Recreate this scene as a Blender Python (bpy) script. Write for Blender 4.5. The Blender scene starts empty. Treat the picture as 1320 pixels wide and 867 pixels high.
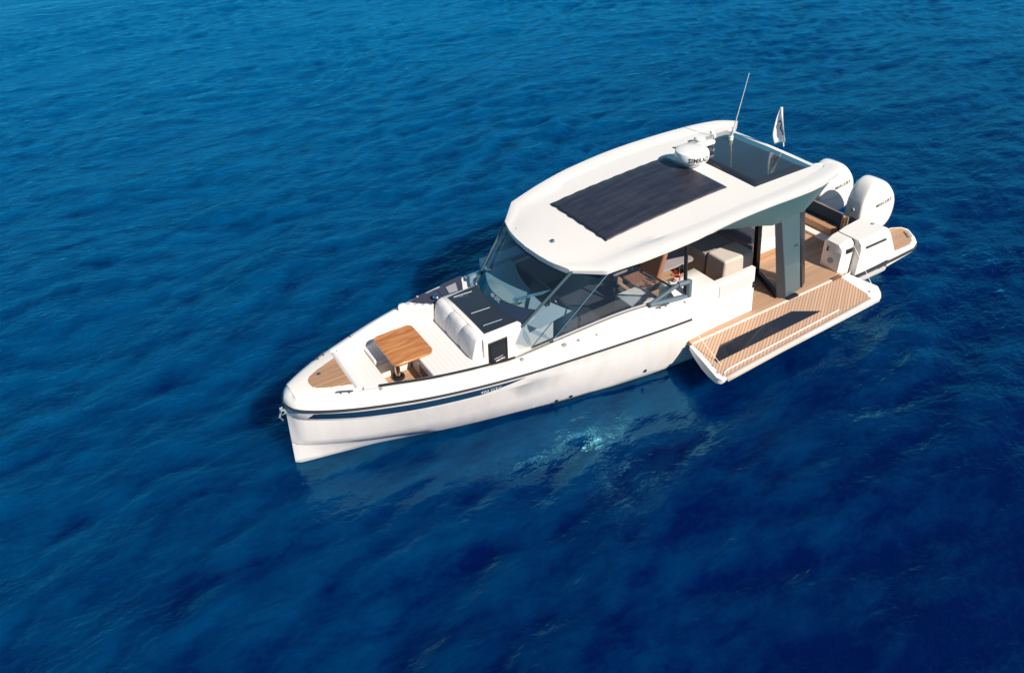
import bpy, bmesh, math, random
import numpy as np
from mathutils import Vector, Matrix

# ---------------------------------------------------------------- camera / light
S = bpy.context.scene
C = S.collection
R_ = math.radians
random.seed(4)
rng = np.random.default_rng(11)

cam_d = bpy.data.cameras.new('camera')
cam = bpy.data.objects.new('camera', cam_d)
C.objects.link(cam)
CAM_POS = (12.80014672, 9.01002312, 8.43399478)
YAW, PITCH, ROLL = -2.10757995, -0.6348575, -0.04286003
fw = Vector((math.cos(YAW)*math.cos(PITCH), math.sin(YAW)*math.cos(PITCH), math.sin(PITCH)))
r0 = fw.cross(Vector((0, 0, 1))).normalized()
u0 = r0.cross(fw)
rr = r0*math.cos(ROLL)+u0*math.sin(ROLL)
uu = -r0*math.sin(ROLL)+u0*math.cos(ROLL)
M = Matrix((rr, uu, -fw)).transposed().to_4x4()
M.translation = Vector(CAM_POS)
cam.matrix_world = M
cam_d.sensor_width = 36
cam_d.sensor_fit = 'HORIZONTAL'
cam_d.lens = 976.74592*36/1320
cam_d.shift_x = -0.0134
cam_d.shift_y = -0.0031
cam_d.clip_start = 0.1
cam_d.clip_end = 20000
S.camera = cam

SUN_DIR = Vector((-0.23, 0.97, 0.0)).normalized()
SUN_EL = R_(39)
world = bpy.data.worlds.new('World')
S.world = world
world.use_nodes = True
wn = world.node_tree.nodes
wl = world.node_tree.links
bg = wn['Background']
sky = wn.new('ShaderNodeTexSky')
sky.sky_type = 'NISHITA'
sky.sun_disc = False
sky.sun_elevation = SUN_EL
sky.sun_rotation = math.atan2(SUN_DIR.x, SUN_DIR.y)
sky.air_density = 1.0
sky.dust_density = 0.1
sky.ozone_density = 2.0
tint = wn.new('ShaderNodeMix')
tint.data_type = 'RGBA'
tint.blend_type = 'MULTIPLY'
tint.inputs['Factor'].default_value = 1.0
tint.inputs['B'].default_value = (0.68, 0.94, 1.0, 1)
wtc = wn.new('ShaderNodeTexCoord')
wsx = wn.new('ShaderNodeSeparateXYZ')
wl.new(wtc.outputs['Generated'], wsx.inputs[0])
wmr = wn.new('ShaderNodeMapRange')
wmr.interpolation_type = 'SMOOTHSTEP'
wmr.inputs['From Min'].default_value = 0.0
wmr.inputs['From Max'].default_value = 0.62
wmr.inputs['To Min'].default_value = 0.9
wmr.inputs['To Max'].default_value = 0.0
wl.new(wsx.outputs['Z'], wmr.inputs['Value'])
pale = wn.new('ShaderNodeMix')                     # cyan low-sky band, added to tint the reflections on the sea
pale.data_type = 'RGBA'
wl.new(wmr.outputs[0], pale.inputs['Factor'])
wl.new(sky.outputs[0], pale.inputs['A'])
pale.inputs['B'].default_value = (1.5, 5.4, 8.2, 1)
wl.new(pale.outputs['Result'], tint.inputs['A'])
wl.new(tint.outputs['Result'], bg.inputs[0])
bg.inputs[1].default_value = 0.064
sd = bpy.data.lights.new('sun', 'SUN')
sd.energy = 5.0
sd.angle = R_(0.53)
sd.color = (1.0, 0.91, 0.79)
sun = bpy.data.objects.new('sun', sd)
C.objects.link(sun)
to_sun = Vector((SUN_DIR.x*math.cos(SUN_EL), SUN_DIR.y*math.cos(SUN_EL), math.sin(SUN_EL)))
sun.rotation_euler = to_sun.to_track_quat('Z', 'Y').to_euler()
sun.location = (0, 20, 30)
S.view_settings.view_transform = 'Standard'
S.view_settings.look = 'None'
S.view_settings.gamma = 1
S.view_settings.exposure = 0.38
S.view_settings.use_curve_mapping = False
S.cycles.caustics_reflective = False
S.render.resolution_x = 1024
S.render.resolution_y = 672

# ---------------------------------------------------------------- materials
def new_mat(name):
    m = bpy.data.materials.new(name)
    m.use_nodes = True
    nt = m.node_tree
    return m, nt, nt.nodes['Principled BSDF']

def mat(name, col, rough=0.4, metal=0.0, spec=0.5, coat=0.0, noise=0.04, nscale=3.0, bump=0.0, bscale=60.0):
    m, nt, b = new_mat(name)
    b.inputs['Roughness'].default_value = rough
    b.inputs['Metallic'].default_value = metal
    b.inputs['Specular IOR Level'].default_value = spec
    b.inputs['Coat Weight'].default_value = coat
    tc = nt.nodes.new('ShaderNodeTexCoord')
    n = nt.nodes.new('ShaderNodeTexNoise')
    n.inputs['Scale'].default_value = nscale
    n.inputs['Detail'].default_value = 5
    nt.links.new(tc.outputs['Object'], n.inputs['Vector'])
    mx = nt.nodes.new('ShaderNodeMix')
    mx.data_type = 'RGBA'
    nt.links.new(n.outputs['Fac'], mx.inputs['Factor'])
    mx.inputs['A'].default_value = (*[c*(1-noise) for c in col], 1)
    mx.inputs['B'].default_value = (*[min(1, c*(1+noise)) for c in col], 1)
    nt.links.new(mx.outputs['Result'], b.inputs['Base Color'])
    if bump:
        n2 = nt.nodes.new('ShaderNodeTexNoise')
        n2.inputs['Scale'].default_value = bscale
        n2.inputs['Detail'].default_value = 3
        nt.links.new(tc.outputs['Object'], n2.inputs['Vector'])
        bp = nt.nodes.new('ShaderNodeBump')
        bp.inputs['Strength'].default_value = bump
        bp.inputs['Distance'].default_value = 0.02
        nt.links.new(n2.outputs['Fac'], bp.inputs['Height'])
        nt.links.new(bp.outputs[0], b.inputs['Normal'])
    return m

def stripes_mat(name, col, line, axis, pitch, width, rough=0.55, var=0.25, bump=0.0, offs=0.0, grain=True, rot=0.0):
    """boards along one axis: pitch wide, thin line between, tone varying per board"""
    m, nt, b = new_mat(name)
    N, L = nt.nodes, nt.links
    b.inputs['Roughness'].default_value = rough
    tc = N.new('ShaderNodeTexCoord')
    sx = N.new('ShaderNodeSeparateXYZ')
    rmp = N.new('ShaderNodeMapping'); rmp.inputs['Rotation'].default_value = (0, 0, -R_(rot))
    L.new(tc.outputs['Object'], rmp.inputs[0]); L.new(rmp.outputs[0], sx.inputs[0])
    def math_(op, a, v=None):
        q = N.new('ShaderNodeMath'); q.operation = op
        if hasattr(a, 'is_output'): L.new(a, q.inputs[0])
        else: q.inputs[0].default_value = a
        if v is not None:
            if hasattr(v, 'is_output'): L.new(v, q.inputs[1])
            else: q.inputs[1].default_value = v
        return q.outputs[0]
    u = math_('ADD', math_('DIVIDE', sx.outputs[axis], pitch), offs+100.0)
    fr = math_('FRACT', u)
    fl = math_('FLOOR', u)
    isl = math_('LESS_THAN', fr, width/pitch)
    wn_ = N.new('ShaderNodeTexWhiteNoise'); wn_.noise_dimensions = '1D'
    L.new(fl, wn_.inputs['W'])
    mp = N.new('ShaderNodeMapping')
    sc = [30, 30, 30]; sc[1-axis if axis < 2 else 0] = 2.5
    mp.inputs['Scale'].default_value = sc
    L.new(rmp.outputs[0], mp.inputs[0])
    gn = N.new('ShaderNodeTexNoise'); gn.inputs['Scale'].default_value = 1.0; gn.inputs['Detail'].default_value = 4
    L.new(mp.outputs[0], gn.inputs['Vector'])
    t = math_('ADD', math_('MULTIPLY', wn_.outputs['Value'], 0.6), math_('MULTIPLY', gn.outputs['Fac'], 0.4 if grain else 0.0))
    mx = N.new('ShaderNodeMix'); mx.data_type = 'RGBA'
    L.new(t, mx.inputs['Factor'])
    mx.inputs['A'].default_value = (*[c*(1-var) for c in col], 1)
    mx.inputs['B'].default_value = (*[min(1, c*(1+var)) for c in col], 1)
    m2 = N.new('ShaderNodeMix'); m2.data_type = 'RGBA'
    L.new(isl, m2.inputs['Factor'])
    L.new(mx.outputs['Result'], m2.inputs['A'])
    m2.inputs['B'].default_value = (*line, 1)
    L.new(m2.outputs['Result'], b.inputs['Base Color'])
    if bump:
        bp = N.new('ShaderNodeBump'); bp.inputs['Strength'].default_value = bump; bp.inputs['Distance'].default_value = 0.01
        bp.invert = True
        L.new(isl, bp.inputs['Height']); L.new(bp.outputs[0], b.inputs['Normal'])
    return m

def glass_mat(name, tint, rough=0.03, mixlo=0.06, ior=1.5, body=(0.02, 0.03, 0.045), opac=0.35):
    """tinted pane: transparent + a little dark body + Fresnel reflection"""
    m = bpy.data.materials.new(name); m.use_nodes = True
    nt = m.node_tree; N, L = nt.nodes, nt.links
    N.remove(N['Principled BSDF'])
    out = N['Material Output']
    tr = N.new('ShaderNodeBsdfTransparent'); tr.inputs[0].default_value = (*tint, 1)
    df = N.new('ShaderNodeBsdfDiffuse'); df.inputs[0].default_value = (*body, 1)
    m1 = N.new('ShaderNodeMixShader'); m1.inputs[0].default_value = opac
    L.new(tr.outputs[0], m1.inputs[1]); L.new(df.outputs[0], m1.inputs[2])
    gl = N.new('ShaderNodeBsdfGlossy'); gl.inputs['Roughness'].default_value = rough
    fr = N.new('ShaderNodeFresnel')
    ge = N.new('ShaderNodeNewGeometry')
    io = N.new('ShaderNodeMix'); io.data_type = 'FLOAT'
    L.new(ge.outputs['Backfacing'], io.inputs['Factor'])
    io.inputs[2].default_value = ior; io.inputs[3].default_value = 1.0/ior
    L.new(io.outputs[0], fr.inputs['IOR'])
    ad = N.new('ShaderNodeMath'); ad.operation = 'ADD'; ad.inputs[1].default_value = mixlo; ad.use_clamp = True
    L.new(fr.outputs[0], ad.inputs[0])
    m2 = N.new('ShaderNodeMixShader')
    L.new(ad.outputs[0], m2.inputs[0]); L.new(m1.outputs[0], m2.inputs[1]); L.new(gl.outputs[0], m2.inputs[2])
    L.new(m2.outputs[0], out.inputs[0])
    return m

WHITE = mat('gelcoat_white', (0.81, 0.765, 0.715), rough=0.28, coat=0.3, noise=0.02, nscale=2)
def hull_mat():
    m, nt, b = new_mat('hull_white')
    N, L = nt.nodes, nt.links
    tc = N.new('ShaderNodeTexCoord')
    mp = N.new('ShaderNodeMapping'); mp.inputs['Scale'].default_value = (5, 5, .7)
    L.new(tc.outputs['Object'], mp.inputs[0])
    n = N.new('ShaderNodeTexNoise'); n.inputs['Scale'].default_value = 1.2; n.inputs['Detail'].default_value = 6
    L.new(mp.outputs[0], n.inputs['Vector'])
    cr = N.new('ShaderNodeValToRGB')
    cr.color_ramp.elements[0].position = .30; cr.color_ramp.elements[0].color = (.78, .715, .675, 1)
    cr.color_ramp.elements[1].position = .60; cr.color_ramp.elements[1].color = (.845, .785, .745, 1)
    L.new(n.outputs['Fac'], cr.inputs[0])
    sx = N.new('ShaderNodeSeparateXYZ'); L.new(tc.outputs['Object'], sx.inputs[0])
    n2 = N.new('ShaderNodeTexNoise'); n2.inputs['Scale'].default_value = 2.5; n2.inputs['Detail'].default_value = 4
    L.new(tc.outputs['Object'], n2.inputs['Vector'])
    a = N.new('ShaderNodeMath'); a.operation = 'MULTIPLY_ADD'; a.inputs[1].default_value = -.16; L.new(n2.outputs['Fac'], a.inputs[0]); L.new(sx.outputs[2], a.inputs[2])
    mr = N.new('ShaderNodeMapRange'); mr.inputs['From Min'].default_value = -.03; mr.inputs['From Max'].default_value = .012
    mr.inputs['To Min'].default_value = 1; mr.inputs['To Max'].default_value = 0
    L.new(a.outputs[0], mr.inputs['Value'])
    mx = N.new('ShaderNodeMix'); mx.data_type = 'RGBA'
    L.new(mr.outputs[0], mx.inputs['Factor']); L.new(cr.outputs[0], mx.inputs['A']); mx.inputs['B'].default_value = (.52, .53, .53, 1)
    L.new(mx.outputs['Result'], b.inputs['Base Color'])
    b.inputs['Roughness'].default_value = .3
    b.inputs['Coat Weight'].default_value = .25
    b.inputs['Coat Roughness'].default_value = .12
    return m
HULLW = hull_mat()
NONSKID = mat('nonskid_white', (0.74, 0.71, 0.68), rough=0.6, noise=0.03, bump=0.2, bscale=120)
TEAK_X = stripes_mat('teak_fore_aft', (0.51, 0.315, 0.20), (0.20, 0.115, 0.07), 1, 0.062, 0.009)
TEAK_B = stripes_mat('teak_bow', (0.47, 0.27, 0.155), (0.16, 0.09, 0.055), 1, 0.055, 0.010, offs=0.4)
TEAK_Y = stripes_mat('teak_diagonal', (0.52, 0.34, 0.235), (0.33, 0.19, 0.115), 1, 0.050, 0.016, var=0.14, rot=34)
TEAK_P = mat('teak_plain', (0.45, 0.25, 0.14), rough=0.5, noise=0.2, nscale=8)
RAIL = mat('rub_rail_rubber', (0.035, 0.035, 0.042), rough=0.4)
NAVY = mat('navy_vinyl', (0.012, 0.045, 0.095), rough=0.22, coat=0.5, noise=0.25, nscale=2.5)
CUSH = mat('cushion_offwhite', (0.74, 0.70, 0.68), rough=0.8, noise=0.04, nscale=6, bump=0.12, bscale=45)
BEIGE = mat('cushion_beige', (0.55, 0.48, 0.43), rough=0.85, noise=0.06, nscale=7)
GREYUP = mat('upholstery_grey', (0.30, 0.28, 0.29), rough=0.8, noise=0.08, nscale=7)
TAN = mat('leather_tan', (0.33, 0.15, 0.09), rough=0.5, noise=0.15, nscale=6)
PADNAVY = mat('deck_pad_navy', (0.035, 0.04, 0.075), rough=0.7, noise=0.15, nscale=20)
BLACK = mat('black_trim', (0.012, 0.013, 0.017), rough=0.3)
GREYMET = mat('grey_painted_metal', (0.075, 0.12, 0.135), rough=0.3, metal=0.1, coat=0.3, noise=0.06)
TEAL = mat('teal_panel', (0.05, 0.115, 0.13), rough=0.4, spec=0.5, noise=0.06)
CHROME = mat('stainless_steel', (0.62, 0.62, 0.64), rough=0.18, metal=1.0)
PLASTIC = mat('white_plastic', (0.80, 0.78, 0.75), rough=0.35, noise=0.02)
GREYP = mat('grey_plastic', (0.33, 0.33, 0.35), rough=0.5)
ENGW = mat('engine_white', (0.82, 0.79, 0.755), rough=0.22, coat=0.6, noise=0.015)
DARKGL = mat('dark_tinted_glass', (0.018, 0.022, 0.032), rough=0.07, spec=0.6, coat=0.3, noise=0.1)
HATCHGL = mat('roof_hatch_glass', (0.024, 0.031, 0.040), rough=0.12, spec=0.6, coat=0.5, noise=0.15, nscale=2)
FRIT = mat('windscreen_frit', (0.028, 0.038, 0.07), rough=0.06, spec=0.6, coat=0.4)
CHAR = mat('charcoal_panel', (0.055, 0.055, 0.062), rough=0.45, noise=0.1)
ORANGE = mat('orange_blossom', (0.75, 0.13, 0.03), rough=0.6, noise=0.2, nscale=30)
FLAGM = mat('flag_cloth', (0.76, 0.77, 0.78), rough=0.8, noise=0.04)
FLAGD = mat('flag_emblem', (0.05, 0.05, 0.06), rough=0.8)
INK = mat('black_lettering', (0.03, 0.03, 0.035), rough=0.4)
WINK = mat('pale_lettering', (0.72, 0.73, 0.75), rough=0.4)
GLASS = glass_mat('windscreen_glass', (0.52, 0.66, 0.73), mixlo=0.01, opac=0.10, body=(0.06, 0.11, 0.15))
SIDEGL = glass_mat('side_window_glass', (0.70, 0.78, 0.85), mixlo=0.01, opac=0.13, body=(0.07, 0.12, 0.18))
SMOKE = glass_mat('smoked_glass', (0.30, 0.36, 0.42), mixlo=0.0, ior=1.25, opac=0.5, body=(0.03, 0.09, 0.13))
HALFGL = glass_mat('bulkhead_glass', (0.6, 0.62, 0.68), mixlo=0.0, opac=0.75, body=(0.32, 0.30, 0.34))

def table_wood():
    m, nt, b = new_mat('varnished_wood')
    N, L = nt.nodes, nt.links
    tc = N.new('ShaderNodeTexCoord')
    mp = N.new('ShaderNodeMapping'); mp.inputs['Scale'].default_value = (2.0, 16, 6)
    L.new(tc.outputs['Object'], mp.inputs[0])
    n = N.new('ShaderNodeTexNoise'); n.inputs['Scale'].default_value = 1.3; n.inputs['Detail'].default_value = 7; n.inputs['Distortion'].default_value = 0.6
    L.new(mp.outputs[0], n.inputs['Vector'])
    cr = N.new('ShaderNodeValToRGB')
    cr.color_ramp.elements[0].position = 0.3; cr.color_ramp.elements[0].color = (0.36, 0.115, 0.03, 1)
    cr.color_ramp.elements[1].position = 0.7; cr.color_ramp.elements[1].color = (0.62, 0.28, 0.095, 1)
    L.new(n.outputs['Fac'], cr.inputs[0]); L.new(cr.outputs[0], b.inputs['Base Color'])
    b.inputs['Roughness'].default_value = 0.25
    b.inputs['Coat Weight'].default_value = 0.6
    b.inputs['Coat Roughness'].default_value = 0.08
    return m
WOOD = table_wood()

def solar_mat():
    m, nt, b = new_mat('solar_cells')
    N, L = nt.nodes, nt.links
    tc = N.new('ShaderNodeTexCoord')
    mp = N.new('ShaderNodeMapping'); mp.inputs['Scale'].default_value = (1, 7, 1)
    L.new(tc.outputs['Object'], mp.inputs[0])
    n = N.new('ShaderNodeTexNoise'); n.inputs['Scale'].default_value = 1.6; n.inputs['Detail'].default_value = 6
    L.new(mp.outputs[0], n.inputs['Vector'])
    cr = N.new('ShaderNodeValToRGB')
    cr.color_ramp.elements[0].position = 0.35; cr.color_ramp.elements[0].color = (0.018, 0.019, 0.032, 1)
    cr.color_ramp.elements[1].position = 0.75; cr.color_ramp.elements[1].color = (0.042, 0.043, 0.062, 1)
    L.new(n.outputs['Fac'], cr.inputs[0])
    # thin cell lines across and along
    sx = N.new('ShaderNodeSeparateXYZ'); L.new(tc.outputs['Object'], sx.inputs[0])
    def line(out, pitch, w):
        a = N.new('ShaderNodeMath'); a.operation = 'DIVIDE'; L.new(out, a.inputs[0]); a.inputs[1].default_value = pitch
        f = N.new('ShaderNodeMath'); f.operation = 'FRACT'; L.new(a.outputs[0], f.inputs[0])
        l = N.new('ShaderNodeMath'); l.operation = 'LESS_THAN'; L.new(f.outputs[0], l.inputs[0]); l.inputs[1].default_value = w/pitch
        return l.outputs[0]
    a = line(sx.outputs[0], 0.127, 0.008)
    c = line(sx.outputs[1], 0.26, 0.010)
    mxm = N.new('ShaderNodeMath'); mxm.operation = 'MAXIMUM'; L.new(a, mxm.inputs[0]); L.new(c, mxm.inputs[1])
    mx = N.new('ShaderNodeMix'); mx.data_type = 'RGBA'
    sc = N.new('ShaderNodeMath'); sc.operation = 'MULTIPLY'; sc.inputs[1].default_value = 0.4; L.new(mxm.outputs[0], sc.inputs[0])
    L.new(sc.outputs[0], mx.inputs['Factor']); L.new(cr.outputs[0], mx.inputs['A']); mx.inputs['B'].default_value = (0.012, 0.012, 0.02, 1)
    L.new(mx.outputs['Result'], b.inputs['Base Color'])
    b.inputs['Roughness'].default_value = 0.42
    return m
SOLAR = solar_mat()

def quilt_mat(name, col):
    m, nt, b = new_mat(name)
    N, L = nt.nodes, nt.links
    b.inputs['Base Color'].default_value = (*col, 1)
    b.inputs['Roughness'].default_value = 0.75
    tc = N.new('ShaderNodeTexCoord')
    w = N.new('ShaderNodeTexWave'); w.bands_direction = 'X'; w.inputs['Scale'].default_value = 4.2; w.inputs['Distortion'].default_value = 0.5
    L.new(tc.outputs['Object'], w.inputs['Vector'])
    n = N.new('ShaderNodeTexNoise'); n.inputs['Scale'].default_value = 9; n.inputs['Detail'].default_value = 4
    L.new(tc.outputs['Object'], n.inputs['Vector'])
    ad = N.new('ShaderNodeMath'); ad.operation = 'MULTIPLY_ADD'; ad.inputs[1].default_value = 0.6
    L.new(n.outputs['Fac'], ad.inputs[0]); L.new(w.outputs['Fac'], ad.inputs[2])
    bp = N.new('ShaderNodeBump'); bp.inputs['Strength'].default_value = 0.22; bp.inputs['Distance'].default_value = 0.022
    L.new(ad.outputs[0], bp.inputs['Height']); L.new(bp.outputs[0], b.inputs['Normal'])
    return m
QUILT = quilt_mat('quilted_cushion', (0.75, 0.71, 0.69))

SEA_DARK = (0.0, 0.0038, 0.051, 1)
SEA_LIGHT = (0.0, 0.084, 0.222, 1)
def sea_mat():
    m, nt, b = new_mat('sea_water')
    N, L = nt.nodes, nt.links
    def mth(op, a, v=None, v2=None, clamp=False):
        q = N.new('ShaderNodeMath'); q.operation = op; q.use_clamp = clamp
        for k, z in enumerate((a, v, v2)):
            if z is None: continue
            if hasattr(z, 'is_output'): L.new(z, q.inputs[k])
            else: q.inputs[k].default_value = z
        return q.outputs[0]
    tc = N.new('ShaderNodeTexCoord')
    P = tc.outputs['Object']
    def noise(scale, st, rot, det, dist=0.5, rough=0.5):
        mp = N.new('ShaderNodeMapping'); mp.inputs['Scale'].default_value = (st, 1, 1); mp.inputs['Rotation'].default_value = (0, 0, rot)
        L.new(P, mp.inputs[0])
        n = N.new('ShaderNodeTexNoise'); n.inputs['Scale'].default_value = scale; n.inputs['Detail'].default_value = det
        n.inputs['Distortion'].default_value = dist; n.inputs['Roughness'].default_value = rough
        L.new(mp.outputs[0], n.inputs['Vector'])
        return n.outputs['Fac']
    # colour of the water body: paler with distance and to one side, crests paler than troughs
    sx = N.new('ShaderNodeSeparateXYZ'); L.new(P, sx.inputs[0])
    d1 = mth('MULTIPLY_ADD', sx.outputs[0], -0.51, mth('MULTIPLY', sx.outputs[1], -0.86))  # distance along the view: sky sheen on far water painted into the colour
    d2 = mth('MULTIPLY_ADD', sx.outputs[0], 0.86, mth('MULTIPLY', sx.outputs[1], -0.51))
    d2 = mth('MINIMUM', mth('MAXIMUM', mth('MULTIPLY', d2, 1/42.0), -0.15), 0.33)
    view_tone = mth('ADD', mth('MULTIPLY_ADD', d1, 0.0240, 0.195), d2, clamp=True)
    big = noise(0.11, 0.6, 0.2, 3)
    at = N.new('ShaderNodeAttribute'); at.attribute_name = 'crest'
    fine = noise(1.5, 0.42, 0.42, 6, dist=0.6, rough=0.68)
    v = mth('MULTIPLY', mth('SUBTRACT', big, 0.5), 0.35)
    v = mth('MULTIPLY_ADD', at.outputs['Fac'], 0.13, v)  # pale crests, dark troughs and mottled patches: wave-slope shading painted in
    v = mth('MULTIPLY_ADD', mth('SUBTRACT', fine, 0.5), 1.3, v)
    fin2 = noise(5.5, 0.5, 0.45, 6, dist=0.5, rough=0.75)
    v = mth('MULTIPLY_ADD', mth('SUBTRACT', fin2, 0.5), 1.3, v)
    t = mth('MULTIPLY_ADD', v, mth('MULTIPLY_ADD', view_tone, 0.7, 0.27), view_tone, clamp=True)
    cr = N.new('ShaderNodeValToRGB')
    cr.color_ramp.elements[0].position = 0.0; cr.color_ramp.elements[0].color = SEA_DARK
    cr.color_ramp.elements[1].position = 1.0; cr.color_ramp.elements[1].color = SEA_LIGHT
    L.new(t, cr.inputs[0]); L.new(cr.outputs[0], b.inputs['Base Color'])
    b.inputs['Subsurface Weight'].default_value = 1.0
    b.inputs['Subsurface Radius'].default_value = (0.3, 1.0, 1.3)
    b.inputs['Subsurface Scale'].default_value = 0.9
    b.subsurface_method = 'BURLEY'
    b.inputs['Roughness'].default_value = 0.6
    b.inputs['Specular IOR Level'].default_value = 0.0
    gl = N.new('ShaderNodeBsdfGlossy'); gl.inputs['Roughness'].default_value = 0.05
    gl.inputs['Color'].default_value = (0.22, 0.85, 1.0, 1)
    fr = N.new('ShaderNodeFresnel'); fr.inputs['IOR'].default_value = 1.54
    mxs = N.new('ShaderNodeMixShader')
    L.new(fr.outputs[0], mxs.inputs[0]); L.new(b.outputs[0], mxs.inputs[1]); L.new(gl.outputs[0], mxs.inputs[2])
    L.new(mxs.outputs[0], N['Material Output'].inputs['Surface'])
    a = noise(1.5, 0.5, 0.10, 3)
    c = noise(4.6, 0.62, -0.22, 4)
    e = noise(12.0, 0.75, 0.3, 3)
    h = mth('MULTIPLY_ADD', c, 0.30, a)
    h = mth('MULTIPLY_ADD', e, 0.16, h)
    # gusts: ripples stronger in some patches than others
    gust = noise(0.16, 0.5, 0.4, 2)
    st = mth('MULTIPLY_ADD', gust, 1.0, 0.22)
    calm = N.new('ShaderNodeAttribute'); calm.attribute_name = 'calm'
    st = mth('MULTIPLY', st, calm.outputs['Fac'])
    bp = N.new('ShaderNodeBump'); bp.inputs['Distance'].default_value = 0.14
    L.new(st, bp.inputs['Strength'])
    L.new(h, bp.inputs['Height'])
    for q in (b, gl, fr): L.new(bp.outputs[0], q.inputs['Normal'])
    return m
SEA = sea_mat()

# ---------------------------------------------------------------- mesh helpers
class MB:
    def __init__(s): s.v = []; s.f = []
    def add(s, vs, fs):
        o = len(s.v); s.v += [tuple(p) for p in vs]; s.f += [tuple(i+o for i in f) for f in fs]; return s
    def grid(s, rows, close_u=False, close_v=False, skip=None):
        n, m = len(rows), len(rows[0]); vs = [p for r in rows for p in r]; fs = []
        for i in range(n if close_u else n-1):
            for j in range(m if close_v else m-1):
                if skip and skip(i, j): continue
                i2, j2 = (i+1) % n, (j+1) % m
                fs.append((i*m+j, i2*m+j, i2*m+j2, i*m+j2))
        return s.add(vs, fs)
    def prism(s, poly, z0, z1):
        n = len(poly)
        f0 = z0 if callable(z0) else (lambda x, y: z0)
        f1 = z1 if callable(z1) else (lambda x, y: z1)
        vs = [(x, y, f0(x, y)) for x, y in poly]+[(x, y, f1(x, y)) for x, y in poly]
        fs = [tuple(range(n))[::-1], tuple(range(n, 2*n))]+[(i, (i+1) % n, n+(i+1) % n, n+i) for i in range(n)]
        return s.add(vs, fs)
    def hexa(s, a, b):
        """two quads (or n-gons) of 3D points joined"""
        n = len(a)
        return s.add(list(a)+list(b), [tuple(range(n))[::-1], tuple(range(n, 2*n))]+[(i, (i+1) % n, n+(i+1) % n, n+i) for i in range(n)])
    def box(s, x0, x1, y0, y1, z0, z1):
        return s.prism([(x0, y0), (x1, y0), (x1, y1), (x0, y1)], z0, z1)
    def tube(s, pts, r, n=8, taper=None, cap=True):
        P = [Vector(p) for p in pts]; rows = []
        for i, p in enumerate(P):
            d = (P[min(i+1, len(P)-1)]-P[max(i-1, 0)]).normalized()
            a = d.cross(Vector((0, 0, 1)))
            if a.length < 1e-3: a = d.cross(Vector((1, 0, 0)))
            a.normalize(); bb = d.cross(a)
            q = r if taper is None else r+(taper-r)*i/(len(P)-1)
            rows.append([tuple(p+a*q*math.cos(2*math.pi*k/n)+bb*q*math.sin(2*math.pi*k/n)) for k in range(n)])
        o = len(s.v)
        s.grid(rows, close_v=True)
        if cap:
            s.f.append(tuple(o+k for k in range(n))[::-1]); s.f.append(tuple(o+(len(P)-1)*n+k for k in range(n)))
        return s
    def lathe(s, prof, c, n=32):
        rows = [[(c[0]+r*math.cos(2*math.pi*k/n), c[1]+r*math.sin(2*math.pi*k/n), c[2]+z) for k in range(n)] for r, z in prof]
        return s.grid(rows, close_v=True)

def obj(name, mb, m, parent=None, smooth=True, angle=35, bevel=0, segs=2, solid=0, sub=0, label=None):
    me = bpy.data.meshes.new(name)
    me.from_pydata(mb.v, [], mb.f)
    bm = bmesh.new(); bm.from_mesh(me)
    bmesh.ops.remove_doubles(bm, verts=bm.verts, dist=1e-5)
    bmesh.ops.recalc_face_normals(bm, faces=bm.faces)
    bm.to_mesh(me); bm.free()
    me.materials.append(m)
    if smooth:
        me.polygons.foreach_set('use_smooth', [True]*len(me.polygons))
        if not (bevel or sub): me.set_sharp_from_angle(angle=R_(angle))
    o = bpy.data.objects.new(name, me); C.objects.link(o)
    if parent: o.parent = parent
    if solid:
        md = o.modifiers.new('solid', 'SOLIDIFY'); md.thickness = solid; md.offset = -1
    if bevel:
        md = o.modifiers.new('bevel', 'BEVEL'); md.width = bevel; md.segments = segs; md.limit_method = 'ANGLE'; md.angle_limit = R_(30); md.harden_normals = True
    if sub:
        md = o.modifiers.new('sub', 'SUBSURF'); md.levels = sub; md.render_levels = sub
    if label: o['label'] = label
    return o

def tag(o, label, cat, group=None):
    o['label'] = label; o['category'] = cat
    if group: o['group'] = group

def thing(name, label, cat, loc=(0, 0, 0)):
    o = bpy.data.objects.new(name, None); C.objects.link(o); o.location = loc; o.empty_display_size = 0.3
    tag(o, label, cat); return o

def it(x, tab):
    xs = [t[0] for t in tab]; ys = [t[1] for t in tab]
    if xs[0] > xs[-1]: xs = xs[::-1]; ys = ys[::-1]
    return float(np.interp(x, xs, ys))

def smooth_tab(tab, n=400):
    """monotone-ish smoothing of a table so that lofted lines have no kinks"""
    xs = np.array([t[0] for t in tab]); ys = np.array([t[1] for t in tab])
    o = np.argsort(xs); xs, ys = xs[o], ys[o]
    d = np.zeros_like(xs); h = np.diff(xs); s = np.diff(ys)/h
    d[1:-1] = np.where(s[:-1]*s[1:] > 0, 2*s[:-1]*s[1:]/(s[:-1]+s[1:]+1e-12), 0)
    d[0], d[-1] = s[0], s[-1]
    def f(x):
        x = min(max(x, xs[0]), xs[-1]); i = min(int(np.searchsorted(xs, x, 'right'))-1, len(xs)-2)
        t = (x-xs[i])/h[i]; t2, t3 = t*t, t*t*t
        return float((2*t3-3*t2+1)*ys[i]+(t3-2*t2+t)*h[i]*d[i]+(-2*t3+3*t2)*ys[i+1]+(t3-t2)*h[i]*d[i+1])
    return f

def rrect(x0, x1, y0, y1, r, n=5):
    P = []
    for cx, cy, a0 in ((x1-r, y1-r, 0), (x0+r, y1-r, 90), (x0+r, y0+r, 180), (x1-r, y0+r, 270)):
        for k in range(n+1):
            a = R_(a0+90*k/n); P.append((cx+r*math.cos(a), cy+r*math.sin(a)))
    return P

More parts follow.
